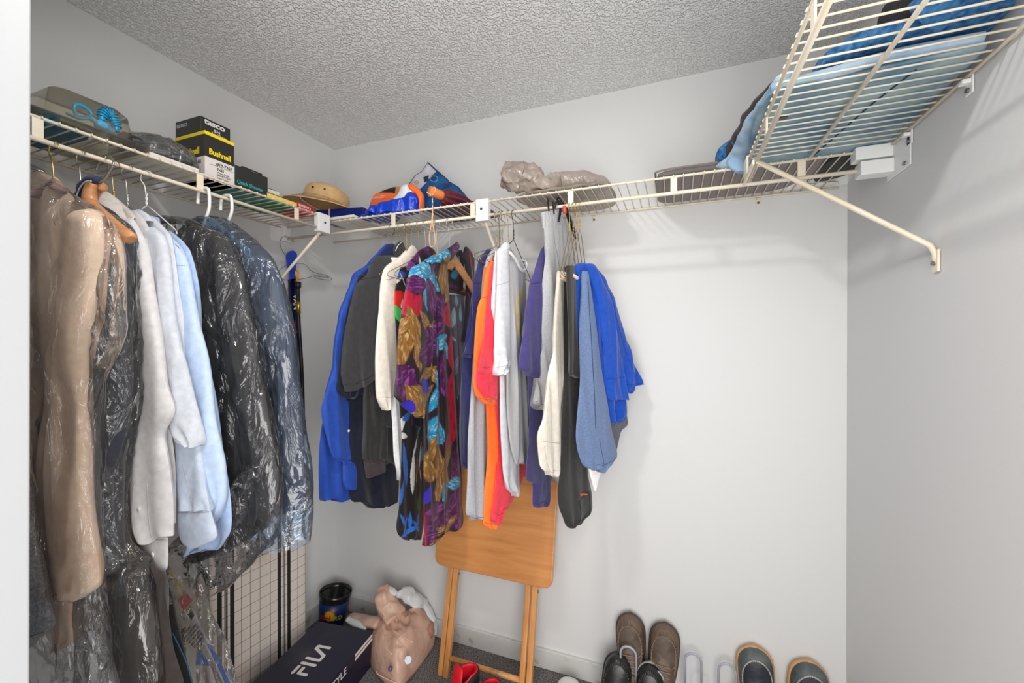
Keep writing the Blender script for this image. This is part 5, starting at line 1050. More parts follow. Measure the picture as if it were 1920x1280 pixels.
# folding tray table leaning on the back wall
wd = mat('honey_wood', col(208, 142, 84), .38, var=(col(190, 124, 68), 5, .36, .74, (1.0, 5, 11)), bump=(90, .06, .001), coat=.2)
wd2 = mat('honey_wood_leg', col(220, 158, 96), .4, var=(col(192, 128, 70), 6, .35, .7, (9, 9, .9)), coat=.2)
t = thing('tray_table', 'folded wooden tray table leaning upright against the back wall', 'table', (.975, -.215, 0), (radians(-12.8), 0, 0))
bm = bmesh.new(); w_, h0, h1, r_ = .272, .432, .852, .035; pts = []
for cx_, cz_, a0_ in ((w_ - r_, h1 - r_, 0), (-w_ + r_, h1 - r_, 90), (-w_ + r_, h0 + r_, 180), (w_ - r_, h0 + r_, 270)):
    for k in range(7): a = radians(a0_ + 15 * k); pts.append((cx_ + r_ * cos(a), cz_ + r_ * sin(a)))
f = bm.faces.new([bm.verts.new((x, -.022, z)) for x, z in pts]); e = bmesh.ops.extrude_face_region(bm, geom=[f]); bmesh.ops.translate(bm, verts=[v for v in e['geom'] if isinstance(v, bmesh.types.BMVert)], vec=(0, .018, 0))
bmobj('tabletop', bm, wd, t, False, .005, 3)
for x, y in ((-.200, .012), (-.172, .008), (.165, .008), (.193, .012)):
    o = boxobj('leg', (x - .0115, y - .010, .0), (x + .0115, y + .012, .80 if abs(y - .012) < .001 else .78), wd2, t, .003)
for z in (.075, .64):
    tubeobj('crossbar', [(-.165, .008, z), (.160, .008, z)], .0105, wd2, t, 16)
for x in (-.160, .206): tubeobj('pivot_bolt', [(x - .002, .008, .405), (x + .004, .008, .405)], .005, M['screw'], t, 10)
# shoes
def shoe(name, label, up_m, sole_m, mtx, L=.295, Wd=.105, style='moc', lace_m=None, lin_m=None, stitch_m=None, group='shoes', tag_='shoe', h_=.075, apron_m=None):
    t = thing(name, label, tag_, (0, 0, 0), group=group); t.matrix_world = mtx
    def prof(y):                                   # y 0 heel .. 1 toe -> half width, centre shift, height
        w = Wd / 2 * (.62 + .38 * sin(pi * min(1, max(0, (y - .1) / 1.25)))) * (1 - max(0, (.12 - y) / .12) ** 2.5 * .5)
        if y > .78: w *= max(0, 1 - ((y - .78) / .22) ** 2.4) ** .5
        hh = h_ * (1.0 if y < .3 else 1.0 - .42 * smoothstep(.3, .75, y))
        if y > .80: hh *= max(0, 1 - ((y - .80) / .2) ** 2.6) ** .5
        if y < .06: hh *= .85 + .15 * y / .06
        return max(w, .0015), max(hh, .004)
    base = .016
    def S(y, a, lift=0): w, hh = prof(y); ca, sa = cos(a), max(0, sin(a)); return Vector(((w + lift) * (abs(ca) ** .75) * (1 if ca > 0 else -1), y * L, base + (hh + lift) * sa ** .8))
    V = []; F = []; ny, na = 36, 20
    for i in range(ny + 1):
        for k in range(na + 1): V.append(S(.01 + .985 * (1 - (1 - i / ny) ** 1.25), pi * k / na))
    for i in range(ny):
        for k in range(na): a = i * (na + 1) + k; F.append((a, a + 1, a + na + 2, a + na + 1))
    F.append(tuple(range(na + 1))); F.append(tuple(ny * (na + 1) + k for k in range(na, -1, -1)))
    me = bpy.data.meshes.new('upper'); me.from_pydata([tuple(v) for v in V], [], F); bm = bmesh.new(); bm.from_mesh(me); bmesh.ops.recalc_face_normals(bm, faces=bm.faces[:]); bm.to_mesh(me); bm.free()
    o = meshobj('upper', me, up_m, t)
    bm = bmesh.new(); rg = []                       # sole
    for z, gx in ((0, .000), (.004, .005), (.014, .005), (.018, .002)):
        ring = []
        for i in range(25): y = .985 * i / 24; w, hh = prof(y); ring.append(Vector((w + gx, y * L, z)))
        tipp = [Vector((0, L * .998 + gx, z))]
        pts_ = ring + tipp + [Vector((-p.x, p.y, p.z)) for p in reversed(ring)]
        rg.append([bm.verts.new(p) for p in pts_])
    for a, b in zip(rg[:-1], rg[1:]):
        n = len(a)
        for k in range(n): bm.faces.new((a[k], a[(k + 1) % n], b[(k + 1) % n], b[k]))
    bm.faces.new(rg[0]); bm.faces.new(rg[-1]); bmobj('sole', bm, sole_m, t, True)
    lin_ = lin_m or mat('shoe_mouth_shade', (.02, .018, .016), .8)
    V = []; F = []; n = 28                         # shoe mouth: patch on the closed upper, its dark default painting the hollow's shade
    ring = [S(.23 + .17 * sin(a), pi / 2 + .75 * cos(a) * (1.0), .0012) for a in [2 * pi * k / n for k in range(n)]]
    c = S(.23, pi / 2, .001); V = [c] + ring; F = [(0, k + 1, (k + 1) % n + 1) for k in range(n)]
    me = bpy.data.meshes.new('lining'); me.from_pydata([tuple(v) for v in V], [], F); meshobj('lining', me, lin_, t)
    tubeobj('collar_edge', ring, .0035, up_m, t, 8, closed=True)
    if style in ('moc', 'slip'):
        U_ = lambda q, off=0: S(.60 + .315 * sin(q), pi / 2 + .86 * cos(q), .002)
        qs = [(-.35 + (pi + .7) * k / 40) for k in range(41)]
        ap = [U_(q) for q in qs]; cpt_ = S(.66, pi / 2, .0016); V = [cpt_]; F = []; nq = len(ap)
        for lv_ in (.35, .7, 1.0):
            for k, q in enumerate(qs): V.append(S(.60 + .315 * sin(q) * lv_ + .06 * (1 - lv_), pi / 2 + .86 * cos(q) * lv_, .0013))
        for k in range(nq - 1):
            F.append((0, 1 + k, 2 + k))
            for r_ in range(2): F.append((1 + r_ * nq + k, 1 + (r_ + 1) * nq + k, 2 + (r_ + 1) * nq + k, 2 + r_ * nq + k))
        me = bpy.data.meshes.new('apron'); me.from_pydata([tuple(v) for v in V], [], F); bm = bmesh.new(); bm.from_mesh(me); bmesh.ops.recalc_face_normals(bm, faces=bm.faces[:]); bm.to_mesh(me); bm.free(); meshobj('apron', me, apron_m or up_m, t)
        wl = tubeobj('apron_seam', [U_(q) for q in qs], .0022 if style == 'moc' else .0016, stitch_m or up_m, t, 6)
        if style == 'moc':
            bm = bmesh.new()
            for k in range(30):
                q = -.25 + (pi + .5) * k / 29; a = S(.60 + .318 * sin(q), pi / 2 + .87 * cos(q), .0026); b = S(.60 + .36 * sin(q), pi / 2 + 1.14 * cos(q), .0014); tube(bm, [a, b], [.0030, .0014], 5)
            tag(bmobj('pucker', bm, up_m, wl, True), kind='stuff')
        else:
            bm = bmesh.new()
            for k in range(44):
                q = -.3 + (pi + .6) * k / 43; a = S(.60 + .305 * sin(q), pi / 2 + .84 * cos(q), .003); b = S(.60 + .325 * sin(q), pi / 2 + .92 * cos(q), .003); tube(bm, [a, b], .0012, 4)
            tag(bmobj('stitch', bm, stitch_m, wl, True), kind='stuff')
    if lace_m:
        for k in range(4):
            y = .40 + .055 * k
            tubeobj('lace', [S(y, pi / 2 + .42, .003), S(y + .012, pi / 2 + .1, .006), S(y + .004, pi / 2 - .42, .003)], .0026, lace_m, t, 6, smooth_k=4)
        tubeobj('facing_edge', [S(.60, pi / 2 + 1.1, .002), S(.585, pi / 2 + .8, .003), S(.565, pi / 2 + .4, .003), S(.57, pi / 2, .002), S(.565, pi / 2 - .4, .003), S(.585, pi / 2 - .8, .003), S(.60, pi / 2 - 1.1, .002)], .0018, lace_m, t, 6, smooth_k=4)
    return t, S
def stand(x, y, ztoe, L, roll=0, lean=6, yaw=0):    # toe up, sole towards the back wall
    return Matrix.Translation((x, y, ztoe - L)) @ Matrix.Rotation(radians(yaw), 4, 'Z') @ Matrix.Rotation(radians(roll), 4, 'Y') @ Matrix.Rotation(radians(90 - lean), 4, 'X')
br = mat('brown_shoe_leather', col(112, 92, 76), .5, var=(col(84, 66, 54), 30, .35, .7), bump=(120, .25, .002)); brs = mat('dark_brown_sole', col(74, 58, 50), .6); brl = mat('brown_lace', col(128, 106, 88), .8)
for x, zt_, rl, lb in ((1.548, .336, -2, 'left brown leather moccasin shoe of the pair standing toe up on the rack'), (1.655, .330, 3, 'right brown leather moccasin shoe of the pair standing toe up on the rack')):
    shoe('moccasin_shoe', lb, br, brs, stand(x, -.035, zt_, .29, rl, 3), L=.29, Wd=.104, lace_m=brl, stitch_m=brl, apron_m=mat('recess_darkened_leather', col(98, 84, 72), .45, var=(col(70, 58, 50), 26, .35, .7), bump=(50, .4, .004)), group='brown moccasin shoes')  # apron colour darkened to read as a recess inside the seam
sg = mat('dark_blue_grey_shoe_leather', col(62, 68, 74), .5, var=(col(98, 108, 104), 18, .4, .75), bump=(90, .2, .002)); ss = mat('tan_sole', col(196, 150, 98), .6); sw = mat('pale_stitch', col(180, 176, 160), .8)
for x, zt_, rl, lb in ((1.985, .318, -3, 'left dark slip-on shoe with a tan sole and pale stitching, at the rack end'), (2.112, .312, 6, 'right dark slip-on shoe with a tan sole and pale stitching, nearest the right wall')):
    shoe('slip_on_shoe', lb, sg, ss, stand(x, -.035, zt_, .29, rl, 4), L=.29, Wd=.112, style='slip', stitch_m=sw, apron_m=mat('dark_navy_leather', col(40, 44, 54), .4, bump=(40, .4, .004)), group='dark slip-on shoes')
bl_ = mat('polished_black_leather', (.02, .02, .02), .28, bump=(60, .2, .003)); bsl = mat('black_rubber', (.025, .025, .025), .6)
q = up(1143, 1243, 1, -.17); shoe('black_shoe', 'polished black leather shoe toe up below the brown moccasins', bl_, bsl, stand(q.x, -.15, q.z, .29, 6, 14), L=.29, Wd=.104, lace_m=bsl, group='black shoes', stitch_m=bsl)
q = up(1213, 1266, 1, -.17); shoe('black_shoe', 'black leather shoe with a pale rim, lower and right of its pair', bl_, mat('worn_grey_sole', (.35, .36, .36), .6), stand(q.x, -.15, q.z, .29, 2, 14), L=.29, Wd=.100, lace_m=bsl, group='black shoes', stitch_m=bsl)
q = U(1073, 1262, .055); wl_ = mat('white_shoe_leather', col(222, 220, 218), .5, bump=(70, .2, .002))
shoe('white_sneaker', 'white sneaker on the carpet left of the shoe rack, toe to the wall', wl_, mat('white_sole', col(215, 205, 190), .6), Matrix.Translation((q.x + .02, q.y - .295, 0)) @ Matrix.Rotation(radians(5), 4, 'Z'), L=.30, Wd=.108, style='plain', lace_m=wl_, group='sneakers')
# red and black sneakers
rbk = mat('black_mesh_fabric', (.014, .014, .016), .8, bump=(300, .6, .002)); rrd = mat('red_lining', col(215, 14, 34), .55); 
def sneaker(label, c, az):
    t, S_ = shoe('sneaker', label, rbk, rrd, Matrix.Translation((c[0], c[1], 0)) @ Matrix.Rotation(radians(az), 4, 'Z'), L=.29, Wd=.102, style='plain', lace_m=rbk, lin_m=mat('deep_red_lining', col(190, 10, 28), .6), group='sneakers', h_=.072)
    bm = bmesh.new(); rg = []
    for k, (z, g) in enumerate(((0.055, 1.0), (.085, 1.02), (.118, 1.05), (.13, .98))):
        rg.append([bm.verts.new((.040 * g * cos(a), .052 + .050 * g * sin(a), z - (.035 * max(0, sin(a)) if k > 1 else 0))) for a in [2 * pi * j / 28 for j in range(28)]])
    for a, b in zip(rg[:-1], rg[1:]):
        for j in range(28): bm.faces.new((a[j], a[(j + 1) % 28], b[(j + 1) % 28], b[j]))
    o = bmobj('ankle_collar', bm, rbk, t, True); so = o.modifiers.new('s', 'SOLIDIFY'); so.thickness = .008
    lr = o.copy(); lr.data = o.data.copy(); lr.name = 'collar_lining'; C.objects.link(lr); lr.data.materials.clear(); lr.data.materials.append(rrd); lr.scale = (.86, .90, 1.0); lr.location = (0, .006, .004)
    V = [S_(.30, pi / 2 + .5, .004), S_(.30, pi / 2 - .5, .004)]
    bm = bmesh.new(); a0_ = S_(.46, pi / 2, .004); tube(bm, [a0_, S_(.36, pi / 2, .012), S_(.33, pi / 2, .040), S_(.30, pi / 2, .075)], [.018, .028, .034, .026], 16, flat=.3); bmobj('tongue', bm, rrd, t, True)
    tubeobj('side_stripe', [S_(.25, pi - .3, .003), S_(.4, pi - .6, .003), S_(.55, pi - .9, .003), S_(.66, pi - .8, .003)], .0035, mat('red_piping', col(225, 70, 80), .5), t, 6, smooth_k=5)
    return t, S_
c = U(878, 1262, .10); t, S_ = sneaker('black sneaker with a red lining and loose lace before the tray table', (c.x + .035, c.y + .02), 148)
tubeobj('loose_lace', [S_(.5, pi / 2, .006), S_(.56, pi / 2 + .9, .03), S_(.50, pi / 2 + 1.4, .05), S_(.42, pi / 2 + 1.3, .03), S_(.5, pi - .2, .02), S_(.6, pi, .03)], .0028, M['blackp'], t, 6, smooth_k=6)
c = U(922, 1275, .10); sneaker('black sneaker right of its pair, only its red tongue showing', (c.x + .03, c.y - .015), 172)
# shoe rack
rk = mat('grey_rack_coating', col(160, 165, 174), .35); t = thing('shoe_rack', 'grey tubular shoe rack with upright loops along the back wall', 'shoe rack', (0, 0, 0))
for y, z in ((-.05, .085), (-.16, .06), (-.26, .03)): tubeobj('rail', [(1.44, y, z), (2.235, y, z)], .006, rk, t, 10)
for x in (1.45, 2.22): tubeobj('side_frame', [(x, -.03, .004), (x, -.05, .085), (x, -.16, .06), (x, -.26, .03), (x, -.30, .004)], .006, rk, t, 10)
for x, y, z0_, zt_ in ((1.768, -.05, .085, .252), (1.882, -.05, .085, .246), (1.545, -.048, .085, .22), (1.652, -.048, .085, .22), (1.99, -.048, .085, .22), (2.11, -.048, .085, .22), (1.540, -.115, .075, .262), (1.635, -.115, .075, .20)):
    hw = .0285; P = [Vector((x - hw, y, z0_)), Vector((x - hw, y, zt_ - hw))] + [Vector((x + hw * cos(a), y, zt_ - hw + hw * sin(a))) for a in [pi - pi * k / 8 for k in range(1, 8)]] + [Vector((x + hw, y, zt_ - hw)), Vector((x + hw, y, z0_))]
    tubeobj('shoe_loop', P, .0042, rk, t, 10)
# shoe box
nv = mat('navy_box_card', col(24, 24, 48), .42, var=(col(52, 50, 62), 7, .52, .72), bump=(14, .1, .004)); wi = mat('printed_white', col(222, 218, 214), .5)
ZB = .150; A = U(597, 1164, ZB); B = U(699, 1183, ZB); N_ = U(472, 1272, ZB); xd = (B - A).normalized(); yd = Vector((-xd.y, xd.x, 0)); Lb = .40; wb = (B - A).length
if yd.dot(A - N_) < 0: yd = -yd
org = A - yd * Lb; ang = math.atan2(xd.y, xd.x)
t = thing('shoe_box', 'large navy shoe box with white logo on its lid, on the carpet by the board', 'box', (org.x, org.y, 0), (0, 0, ang), group=GF)
bm = bmesh.new(); box(bm, (.004, .004, .001), (wb - .004, Lb - .004, ZB - .006)); bmobj('body', bm, nv, t, False, .002)
bm = bmesh.new(); box(bm, (0, 0, ZB - .045), (wb, Lb, ZB)); lid = bmobj('lid', bm, nv, t, False, .0015)
def ribbon_strokes(name, strokes, wdt, M4, m, parent, th=.0004):
    bm = bmesh.new()
    for st in strokes:
        for a, b in zip(st[:-1], st[1:]):
            a, b = Vector((a[0], a[1], 0)), Vector((b[0], b[1], 0)); d = (b - a).normalized(); n = Vector((-d.y, d.x, 0)) * wdt / 2
            pts = [a + n * cos(k) - d * sin(k) * wdt / 2 for k in [pi * j / 8 for j in range(9)]] + [b - n * cos(k) + d * sin(k) * wdt / 2 for k in [pi * j / 8 for j in range(9)]]
            vs = [bm.verts.new(M4 @ (p + Vector((0, 0, th)))) for p in pts]; bm.faces.new(vs)
            th += .00003
    return bmobj(name, bm, m, parent)
# lettering runs from the near end to the far end, tops towards the left wall
ux, uy = Vector((0, 1, 0)), Vector((-1, 0, 0))
hL = .058; M4 = Matrix((ux, uy, Vector((0, 0, 1)))).transposed().to_4x4(); M4.translation = Vector((wb * .60, Lb * .30, ZB + .0003))
ribbon_strokes('logo', [[(.002, hL), (.034, hL)], [(.006, hL * .60), (.030, hL * .60)], [(.004, 0), (.004, hL * .42)], [(.052, 0), (.052, hL)], [(.078, hL), (.078, .0), (.104, .0), (.132, hL), (.146, hL), (.146, .006)][0:6]], .0135, M4, wi, lid)
M5 = Matrix((ux, Vector((0, 0, 1)), Vector((1, 0, 0)))).transposed().to_4x4(); 
for z in (.026, .010): 
    bm = bmesh.new(); box(bm, (wb, Lb * .68, ZB - .045 + z), (wb + .0006, Lb - .004, ZB - .045 + z + .011)); bmobj('stripe', bm, wi, lid)
o = text('LIFESTYLE', (wb + .0003, Lb * .67 - .225, ZB - .041), ux, Vector((0, 0, 1)), .040, wi, lid, bold=.0002, stretch=1.0)
o.data.materials.clear(); o.data.materials.append(wi)
# cup
cb = mat('black_bucket_plastic', (.012, .012, .012), .22); lbm = mat('dark_blue_label', col(16, 44, 96), .35)
t = thing('bucket', 'black plastic bucket with a bright label tilted in the corner', 'bucket', (.112, -.142, .004), (radians(-6), radians(5), 0), group=GF)
lathe('body', [(.052, 0), (.056, .002), (.070, .150), (.076, .152), (.077, .172), (.074, .173), (.072, .150), (.066, .10), (.055, .006), (.001, .005)], cb, t, 48)
lathe('label', [(.0585, .02), (.0702, .135), (.0712, .135), (.0595, .02)], lbm, t, 48)
def on_can(a, z, lift=.0016): r = .0585 + (z - .02) / .115 * .0117 + lift; return Vector((r * cos(a), r * sin(a), z))
a0_ = radians(-62)
def can_patch(name, pts, m, lift): 
    bm = bmesh.new(); vs = [bm.verts.new(on_can(a0_ + u / .066, z, lift)) for u, z in pts]; c_ = bm.verts.new(on_can(a0_ + sum(p[0] for p in pts) / len(pts) / .066, sum(p[1] for p in pts) / len(pts), lift + .0004))
    for i in range(len(vs)): bm.faces.new((vs[i], vs[(i + 1) % len(vs)], c_))
    return bmobj(name, bm, m, t)
can_patch('sun_disc', [(.026 * cos(k), .085 + .026 * sin(k)) for k in [2 * pi * j / 24 for j in range(24)]], mat('orange_print', col(235, 110, 20), .4), .0012)
can_patch('sun_disc', [(.022 * cos(k), .085 + .022 * sin(k)) for k in [2 * pi * j / 24 for j in range(24)]], mat('yellow_print', col(235, 180, 20), .4), .002)
can_patch('red_band', [(-.048, .062), (.004, .066), (.006, .088), (-.046, .082)], mat('dark_red_print', col(150, 14, 34), .4), .0028)
for s_, u, z, m_, sz in (('SUPER', -.043, .066, mat('bright_red_print', col(215, 40, 60), .4), .0165), ('GRO', .006, .064, mat('lime_print', col(190, 190, 30), .4), .026)):
    for k, ch in enumerate(s_):
        a = a0_ + (u + k * sz * .62) / .066; p = on_can(a, z, .0034); tx = Vector((-sin(a), cos(a), 0)); text(ch, p, tx, Vector((0, 0, 1)), sz, m_, t, bold=.0006)
# ironing board with grid cover
def grid_mat():
    m = mat('grid_printed_cotton', col(222, 212, 204), .85, bump=(200, .15, .001), var=(col(205, 184, 168), 5, .55, .75)); T = m.node_tree; N = T.nodes; L = T.links; b = N['Principled BSDF']
    base = b.inputs['Base Color'].links[0].from_socket; tc = N.new('ShaderNodeTexCoord'); sp_ = N.new('ShaderNodeSeparateXYZ'); L.new(tc.outputs['Object'], sp_.inputs[0])
    def mth(op, a, b_=None, c=None):
        n = N.new('ShaderNodeMath'); n.operation = op
        for i, v in enumerate((a, b_, c)):
            if v is None: continue
            if isinstance(v, (int, float)): n.inputs[i].default_value = v
            else: L.new(v, n.inputs[i])
        return n.outputs[0]
    def line(src, period, off, wdt):
        f = mth('FRACT', mth('MULTIPLY_ADD', src, 1 / period, off)); d = mth('ABSOLUTE', mth('SUBTRACT', f, .5)); return mth('LESS_THAN', d, wdt / period / 2)
    u, z = sp_.outputs['X'], sp_.outputs['Z']; acc = line(z, .0445, 0, .0016)
    band = None
    for c_, w_ in ((.105, .016), (.150, .016), (.1225, .0016), (.1275, .004), (.133, .0016), (.345, .016), (.390, .016), (.3625, .0016), (.3675, .004), (.373, .0016), (.02, .0016), (.062, .0016), (.19, .0016), (.235, .0016), (.275, .0016), (.31, .0016)):
        l = mth('LESS_THAN', mth('ABSOLUTE', mth('SUBTRACT', u, c_)), w_ / 2); acc = mth('MAXIMUM', acc, l)
    mx = N.new('ShaderNodeMixRGB'); L.new(acc, mx.inputs[0]); L.new(base, mx.inputs[1]); mx.inputs[2].default_value = (.015, .015, .015, 1); L.new(mx.outputs[0], b.inputs['Base Color']); return m
t = thing('ironing_board', 'ironing board in white cloth with black grid lines, upright against the left wall', 'ironing board', (.10, -.272, .01), (0, 0, radians(-96)), group=GF)
bm = bmesh.new(); n = 14; V = []
outl = [(0.0, .02, 0), (0, 1.0, 0)]
hh = 1.32; cols = []
for i in range(45):
    z = hh * i / 44; taper = 1 if z < .95 else max(.25, 1 - ((z - .95) / .40) ** 2 * .75); half = .205 * taper; mid_ = .215
    ring = []
    for k in range(24):
        a = 2 * pi * k / 24; cx_, sy_ = cos(a), sin(a)
        ring.append(bm.verts.new((mid_ + half * (abs(cx_) ** .45) * (1 if cx_ > 0 else -1), .016 * (abs(sy_) ** .6) * (1 if sy_ > 0 else -1) + .0, z)))
    cols.append(ring)
for a, b in zip(cols[:-1], cols[1:]):
    for k in range(24): bm.faces.new((a[k], a[(k + 1) % 24], b[(k + 1) % 24], b[k]))
bm.faces.new(cols[0]); bm.faces.new(cols[-1]); bmobj('cover', bm, grid_mat(), t, True)
for x in (.12, .30): tubeobj('folded_leg', [(x, -.022, .06), (x, -.022, 1.0)], .009, M['greyp'], t, 8)
# beige vinyl pouch
vn = mat('beige_vinyl', col(190, 150, 130), .36, var=(col(208, 172, 152), 9, .35, .65), bump=(30, .5, .010), coat=.1); vb = mat('brown_vinyl_lining', col(160, 116, 96), .4); vw = mat('white_vinyl', col(214, 216, 216), .35, bump=(30, .2, .005))
t = thing('vinyl_bag', 'beige vinyl inflatable bag with white belts, crumpled in front of the corner', 'bag', (0, 0, 0), group=GF)
G = lambda px, py, z: U(px, py, z)
def g2(px, py, z=.03): q = U(px, py, z); return (q.x, min(q.y, -.03))
pile('body', [g2(708, 1176), g2(692, 1212), g2(700, 1246), g2(740, 1282), g2(768, 1262), g2(800, 1222), g2(816, 1190), g2(800, 1165), g2(755, 1160)], .001, lambda x, y: .155 + .04 * noise.noise(Vector((x * 8, y * 8, 1))), vn, t, .022, 14, 17, p=3, nr=26, crk=.014)
ribbon('side_roll', [(G(745, 1160, .17), .045), (G(730, 1138, .20), .052), (G(722, 1118, .235), .048), (G(716, 1103, .26), .030)], vn, t, .7, 30, amp=.016, lo=.002)
ribbon('lower_roll', [(G(742, 1165, .16), .03), (G(765, 1158, .15), .038), (G(790, 1168, .11), .038), (G(812, 1188, .06), .03)], vb, t, .7, 30, amp=.016, lo=.002)
ribbon('side_flap', [(G(712, 1168, .14), .036), (G(690, 1164, .13), .036), (G(668, 1158, .12), .030), (G(656, 1154, .11), .018)], vn, t, .5, 20, amp=.004, lo=.002)
ribbon('white_belt', [(G(745, 1118, .22), .012), (G(758, 1110, .24), .036), (G(778, 1122, .21), .050), (G(792, 1130, .17), .034), (G(804, 1150, .12), .030), (G(812, 1172, .07), .034), (G(816, 1190, .04), .014)], vw, t, .5, 30, amp=.014, lo=.002)
ribbon('white_tab', [(G(652, 1160, .13), .014), (G(668, 1168, .128), .020), (G(688, 1176, .125), .014)], vw, t, .6, 18, amp=.002, lo=.002)
ribbon('white_patch', [(G(722, 1098, .262), .012), (G(734, 1106, .255), .018), (G(744, 1114, .245), .012)], vw, t, .5, 18, amp=.002, lo=.002)
q = G(732, 1253, .10); n_ = (CAM - q).normalized(); tubeobj('valve_cap', [q - n_ * .012, q + n_ * .004, q + n_ * .007], [.0095, .0095, .007], mat('purple_plastic', col(90, 66, 110), .35), t, 18)
q = G(765, 1237, .12); bm = bmesh.new(); tube(bm, [q - n_ * .012, q + n_ * .004], [.017, .015], 6); bmobj('sticker', bm, mat('pale_sticker', col(205, 212, 224), .4), t)
for pts_ in (((735, 1180), (752, 1192), (775, 1204)), ((722, 1190), (722, 1212), (735, 1226)), ((705, 1258), (712, 1266), (742, 1280))):
    tubeobj('welded_seam', [G(a, b, .185 if b < 1230 else .04) for a, b in pts_], .0022, mat('pale_seam_vinyl', col(222, 190, 170), .4), t, 6, smooth_k=4)
# poly bag with stick, tag and boards
t = thing('poly_bag_kit', 'clear poly bag with a yellow stick, red tag and blue strips leaning by the board', 'package', (0, 0, 0), group=GF)
pk_ = Plane((.30, -.80, .3), radians(20))
def strip(name, pts, m, d, th=.004): return flat_poly(name, pts, pk_, m, t, d, th)
drape('film', t, plastic_film('poly_bag_film', (.9, .87, .82), .10, .15, 26, .8), pk_, [(1080, 305, 380), (1120, 315, 395), (1160, 325, 412), (1200, 338, 428), (1240, 350, 440), (1290, 366, 456)], .05, .006, 20, 60, .012, nu=40, crk=.006, close=False)
yb_ = mat('yellow_stick_paint', col(222, 196, 60), .4); tubeobj('stick', [pk_.at(313, 1055), pk_.at(346, 1128), pk_.at(356, 1142)], .0055, yb_, t, 10)
strip('pale_board', [(351, 1142), (359, 1136), (385, 1190), (440, 1290), (424, 1290), (400, 1235)], mat('lilac_card', col(200, 200, 216), .5), .0)
strip('blue_strip', [(392, 1204), (398, 1208), (412, 1228), (440, 1290), (432, 1290), (410, 1240)], mat('blue_card', col(40, 96, 190), .45), .006)
strip('blue_panel', [(370, 1238), (380, 1216), (392, 1236), (396, 1244)], mat('sky_blue_card', col(60, 120, 210), .45), .006)
strip('pale_panel', [(372, 1242), (396, 1244), (412, 1290), (396, 1290)], mat('pale_lilac_card', col(196, 186, 200), .5), .006)
strip('red_tag', [(340, 1120), (356, 1106), (368, 1120), (351, 1139)], mat('red_card', col(215, 20, 40), .45), .014, .001)
o = strip('barcode_sticker', [(362, 1140), (371, 1127), (381, 1141), (371, 1156)], kwht, .030, .0006); 
for k in range(5): flat_poly('bar', [(365 + k * 2.2, 1139 - k * 1.2 + 1), (366.2 + k * 2.2, 1137.6 - k * 1.2 + 1), (373.6 + k * 1.2, 1149 - k * 1.6), (372.6 + k * 1.2, 1150.4 - k * 1.6)], pk_, ink, o, .0308, .0003)
pa, pb, pc_ = pk_.at(378, 1205) + pk_.n * .030, pk_.at(408, 1168) + pk_.n * .030, pk_.at(390, 1140) + pk_.n * .030
xd_ = (pb - pa).normalized(); yd_ = (pc_ - pb); yd_ = (yd_ - xd_ * yd_.dot(xd_)).normalized()
for k, s_ in enumerate(('WARNING', 'KEEP THIS BAG', 'AWAY FROM BABIES', 'AND CHILDREN. DO', 'NOT USE IN CRIBS', 'BEDS, CARRIAGES', 'OR PLAYPENS')):
    text(s_, pa + yd_ * (.066 - .0105 * (k)) * 1.0 - yd_ * .0 + xd_ * .004, xd_, yd_, .0098, ink, t, bold=.0003, stretch=.72)
t = thing('garment_case', 'black case with a thin teal piping on the floor under the clothes', 'case', (0, 0, 0), group=GF); pz = Plane((.30, -.93, .3), radians(10))
drape('body', t, cm('black_case_nylon', (22, 22, 24), rough=.6), pz, [(1100, 250, 318), (1160, 250, 330), (1200, 250, 340), (1250, 250, 352), (1290, 250, 362)], .06, .003, 10, 70)
tubeobj('piping', [pz.at(a, b) + pz.n * .012 for a, b in ((330, 1180), (345, 1210), (358, 1240), (372, 1290))], .0022, mat('teal_piping', col(40, 90, 120), .4), t, 6, smooth_k=4)
# skis and pole in the corner
pw_ = Plane((.048, -.5, 1.2), radians(90)); GS = 'ski gear in the left corner'
t = thing('ski', 'blue and navy ski with a spoon-shaped tip standing against the left wall', 'ski', (0, 0, 0), group=GS)
flat_poly('tip', [(535.5, 482), (537, 475), (541, 471), (546, 469.5), (551, 472), (554, 477), (554.5, 485), (552, 497), (551.5, 524), (543, 530), (541, 510), (537, 495)], pw_, mat('bright_blue_ski_topsheet', col(12, 66, 190), .15, coat=.5), t, 0, .010)
dn = mat('dark_navy_ski_topsheet', col(14, 18, 60), .2, coat=.5)
o = flat_poly('body', [(540, 524), (551.5, 522), (552.5, 560), (556, 640), (562, 820), (567, 1090), (552, 1092), (547, 820), (543, 640)], pw_, dn, t, 0, .010)
q = pw_.at(546.5, 560) + pw_.n * .0105; text('VAN', q + Vector((0, 0, .02)), Vector((0, .05, -1)), Vector((0, 1, .05)), .035, iwht, o, bold=.0006)
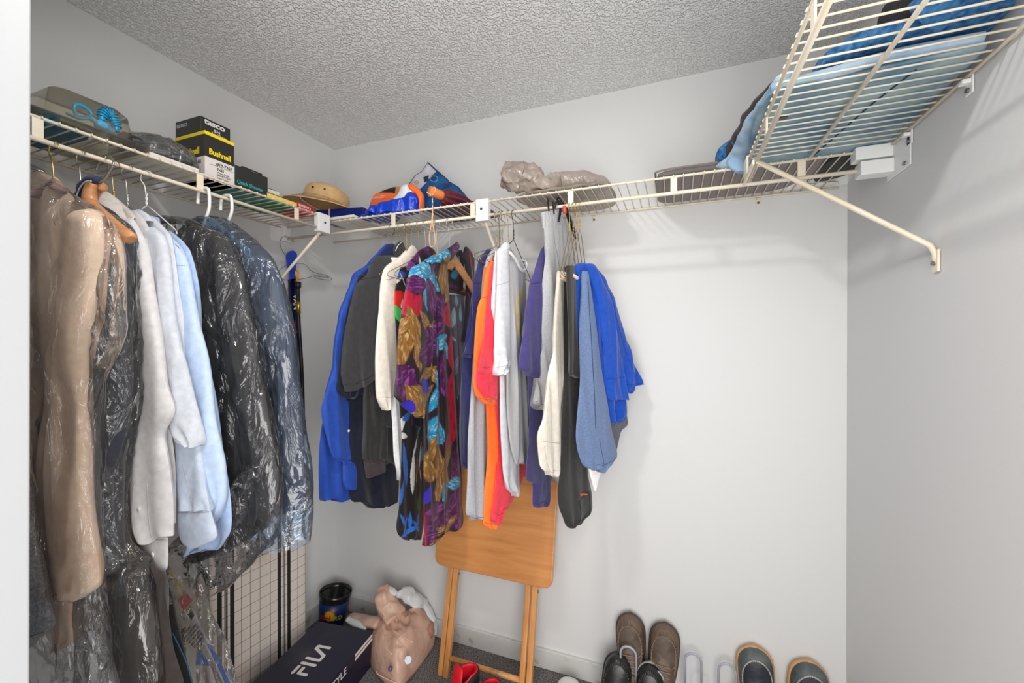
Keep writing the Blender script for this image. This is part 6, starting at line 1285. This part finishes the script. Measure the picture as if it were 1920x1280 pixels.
for k in range(3): strip_ = flat_poly('stripe', [(544 + k * 2.6, 600), (545.2 + k * 2.6, 600), (549 + k * 2.6, 625), (547.8 + k * 2.6, 625)], pw_, mat('magenta_stripe', col(150, 30, 90), .3), o, .0104, .0004)
t = thing('ski_pole', 'black ski pole with a gold band and orange strap hanging beside the ski', 'ski pole', (0, 0, 0), group=GS); pp_ = Plane((.075, -.45, 1.2), radians(90))
bk_ = mat('black_pole_lacquer', (.012, .012, .013), .25)
tubeobj('shaft', [pp_.at(558.5, 535), pp_.at(560, 600), pp_.at(566, 700), pp_.at(569, 830), pp_.at(570, 1080)], .0085, bk_, t, 14, smooth_k=4)
q = pp_.at(558.5, 533); tubeobj('grip_cap', [q + Vector((0, 0, .012)), q + Vector((0, 0, .011)), q - Vector((0, 0, .012)), q - Vector((0, 0, .02))], [.012, .0145, .0145, .009], M['blackp'], t, 16)
tubeobj('gold_band', [pp_.at(559.2, 564), pp_.at(559.9, 588)], .0098, mat('gold_band', (.55, .42, .08), .3, 1), t, 16)
tubeobj('strap', [q, pp_.at(557, 522), pp_.at(554, 512), pp_.at(557, 507), pp_.at(560, 511), pp_.at(558, 519), pp_.at(560, 527)], .0042, mat('orange_strap', col(235, 160, 30), .6), t, 6, smooth_k=4, flat=.5)
# empty hanger over the rod end by the left wall
t = thing('wire_hanger', 'empty thin dark wire hanger on the rod end by the left wall', 'hanger', (0, 0, 0), group=GS); ph = Plane((.045, -.3, 1.8), radians(90)); md = M['dwire']
tubeobj('hook', [ph.at(*p) for p in ((547, 497), (541, 486), (532, 474), (526, 462), (525, 452), (529, 445), (536, 443), (545, 447), (551, 453))], .0011, md, t, 6, smooth_k=4)
tubeobj('shoulder_wire', [ph.at(*p) for p in ((547, 497), (560, 494), (572, 496), (582, 506), (590, 511), (604, 514), (616, 518), (611, 520), (596, 518), (590, 518), (592, 521), (606, 524), (619, 525), (621, 522), (612, 518), (590, 517), (576, 521), (556, 524), (530, 524), (520, 512), (532, 500), (545, 497))], .0011, md, t, 6, smooth_k=3)
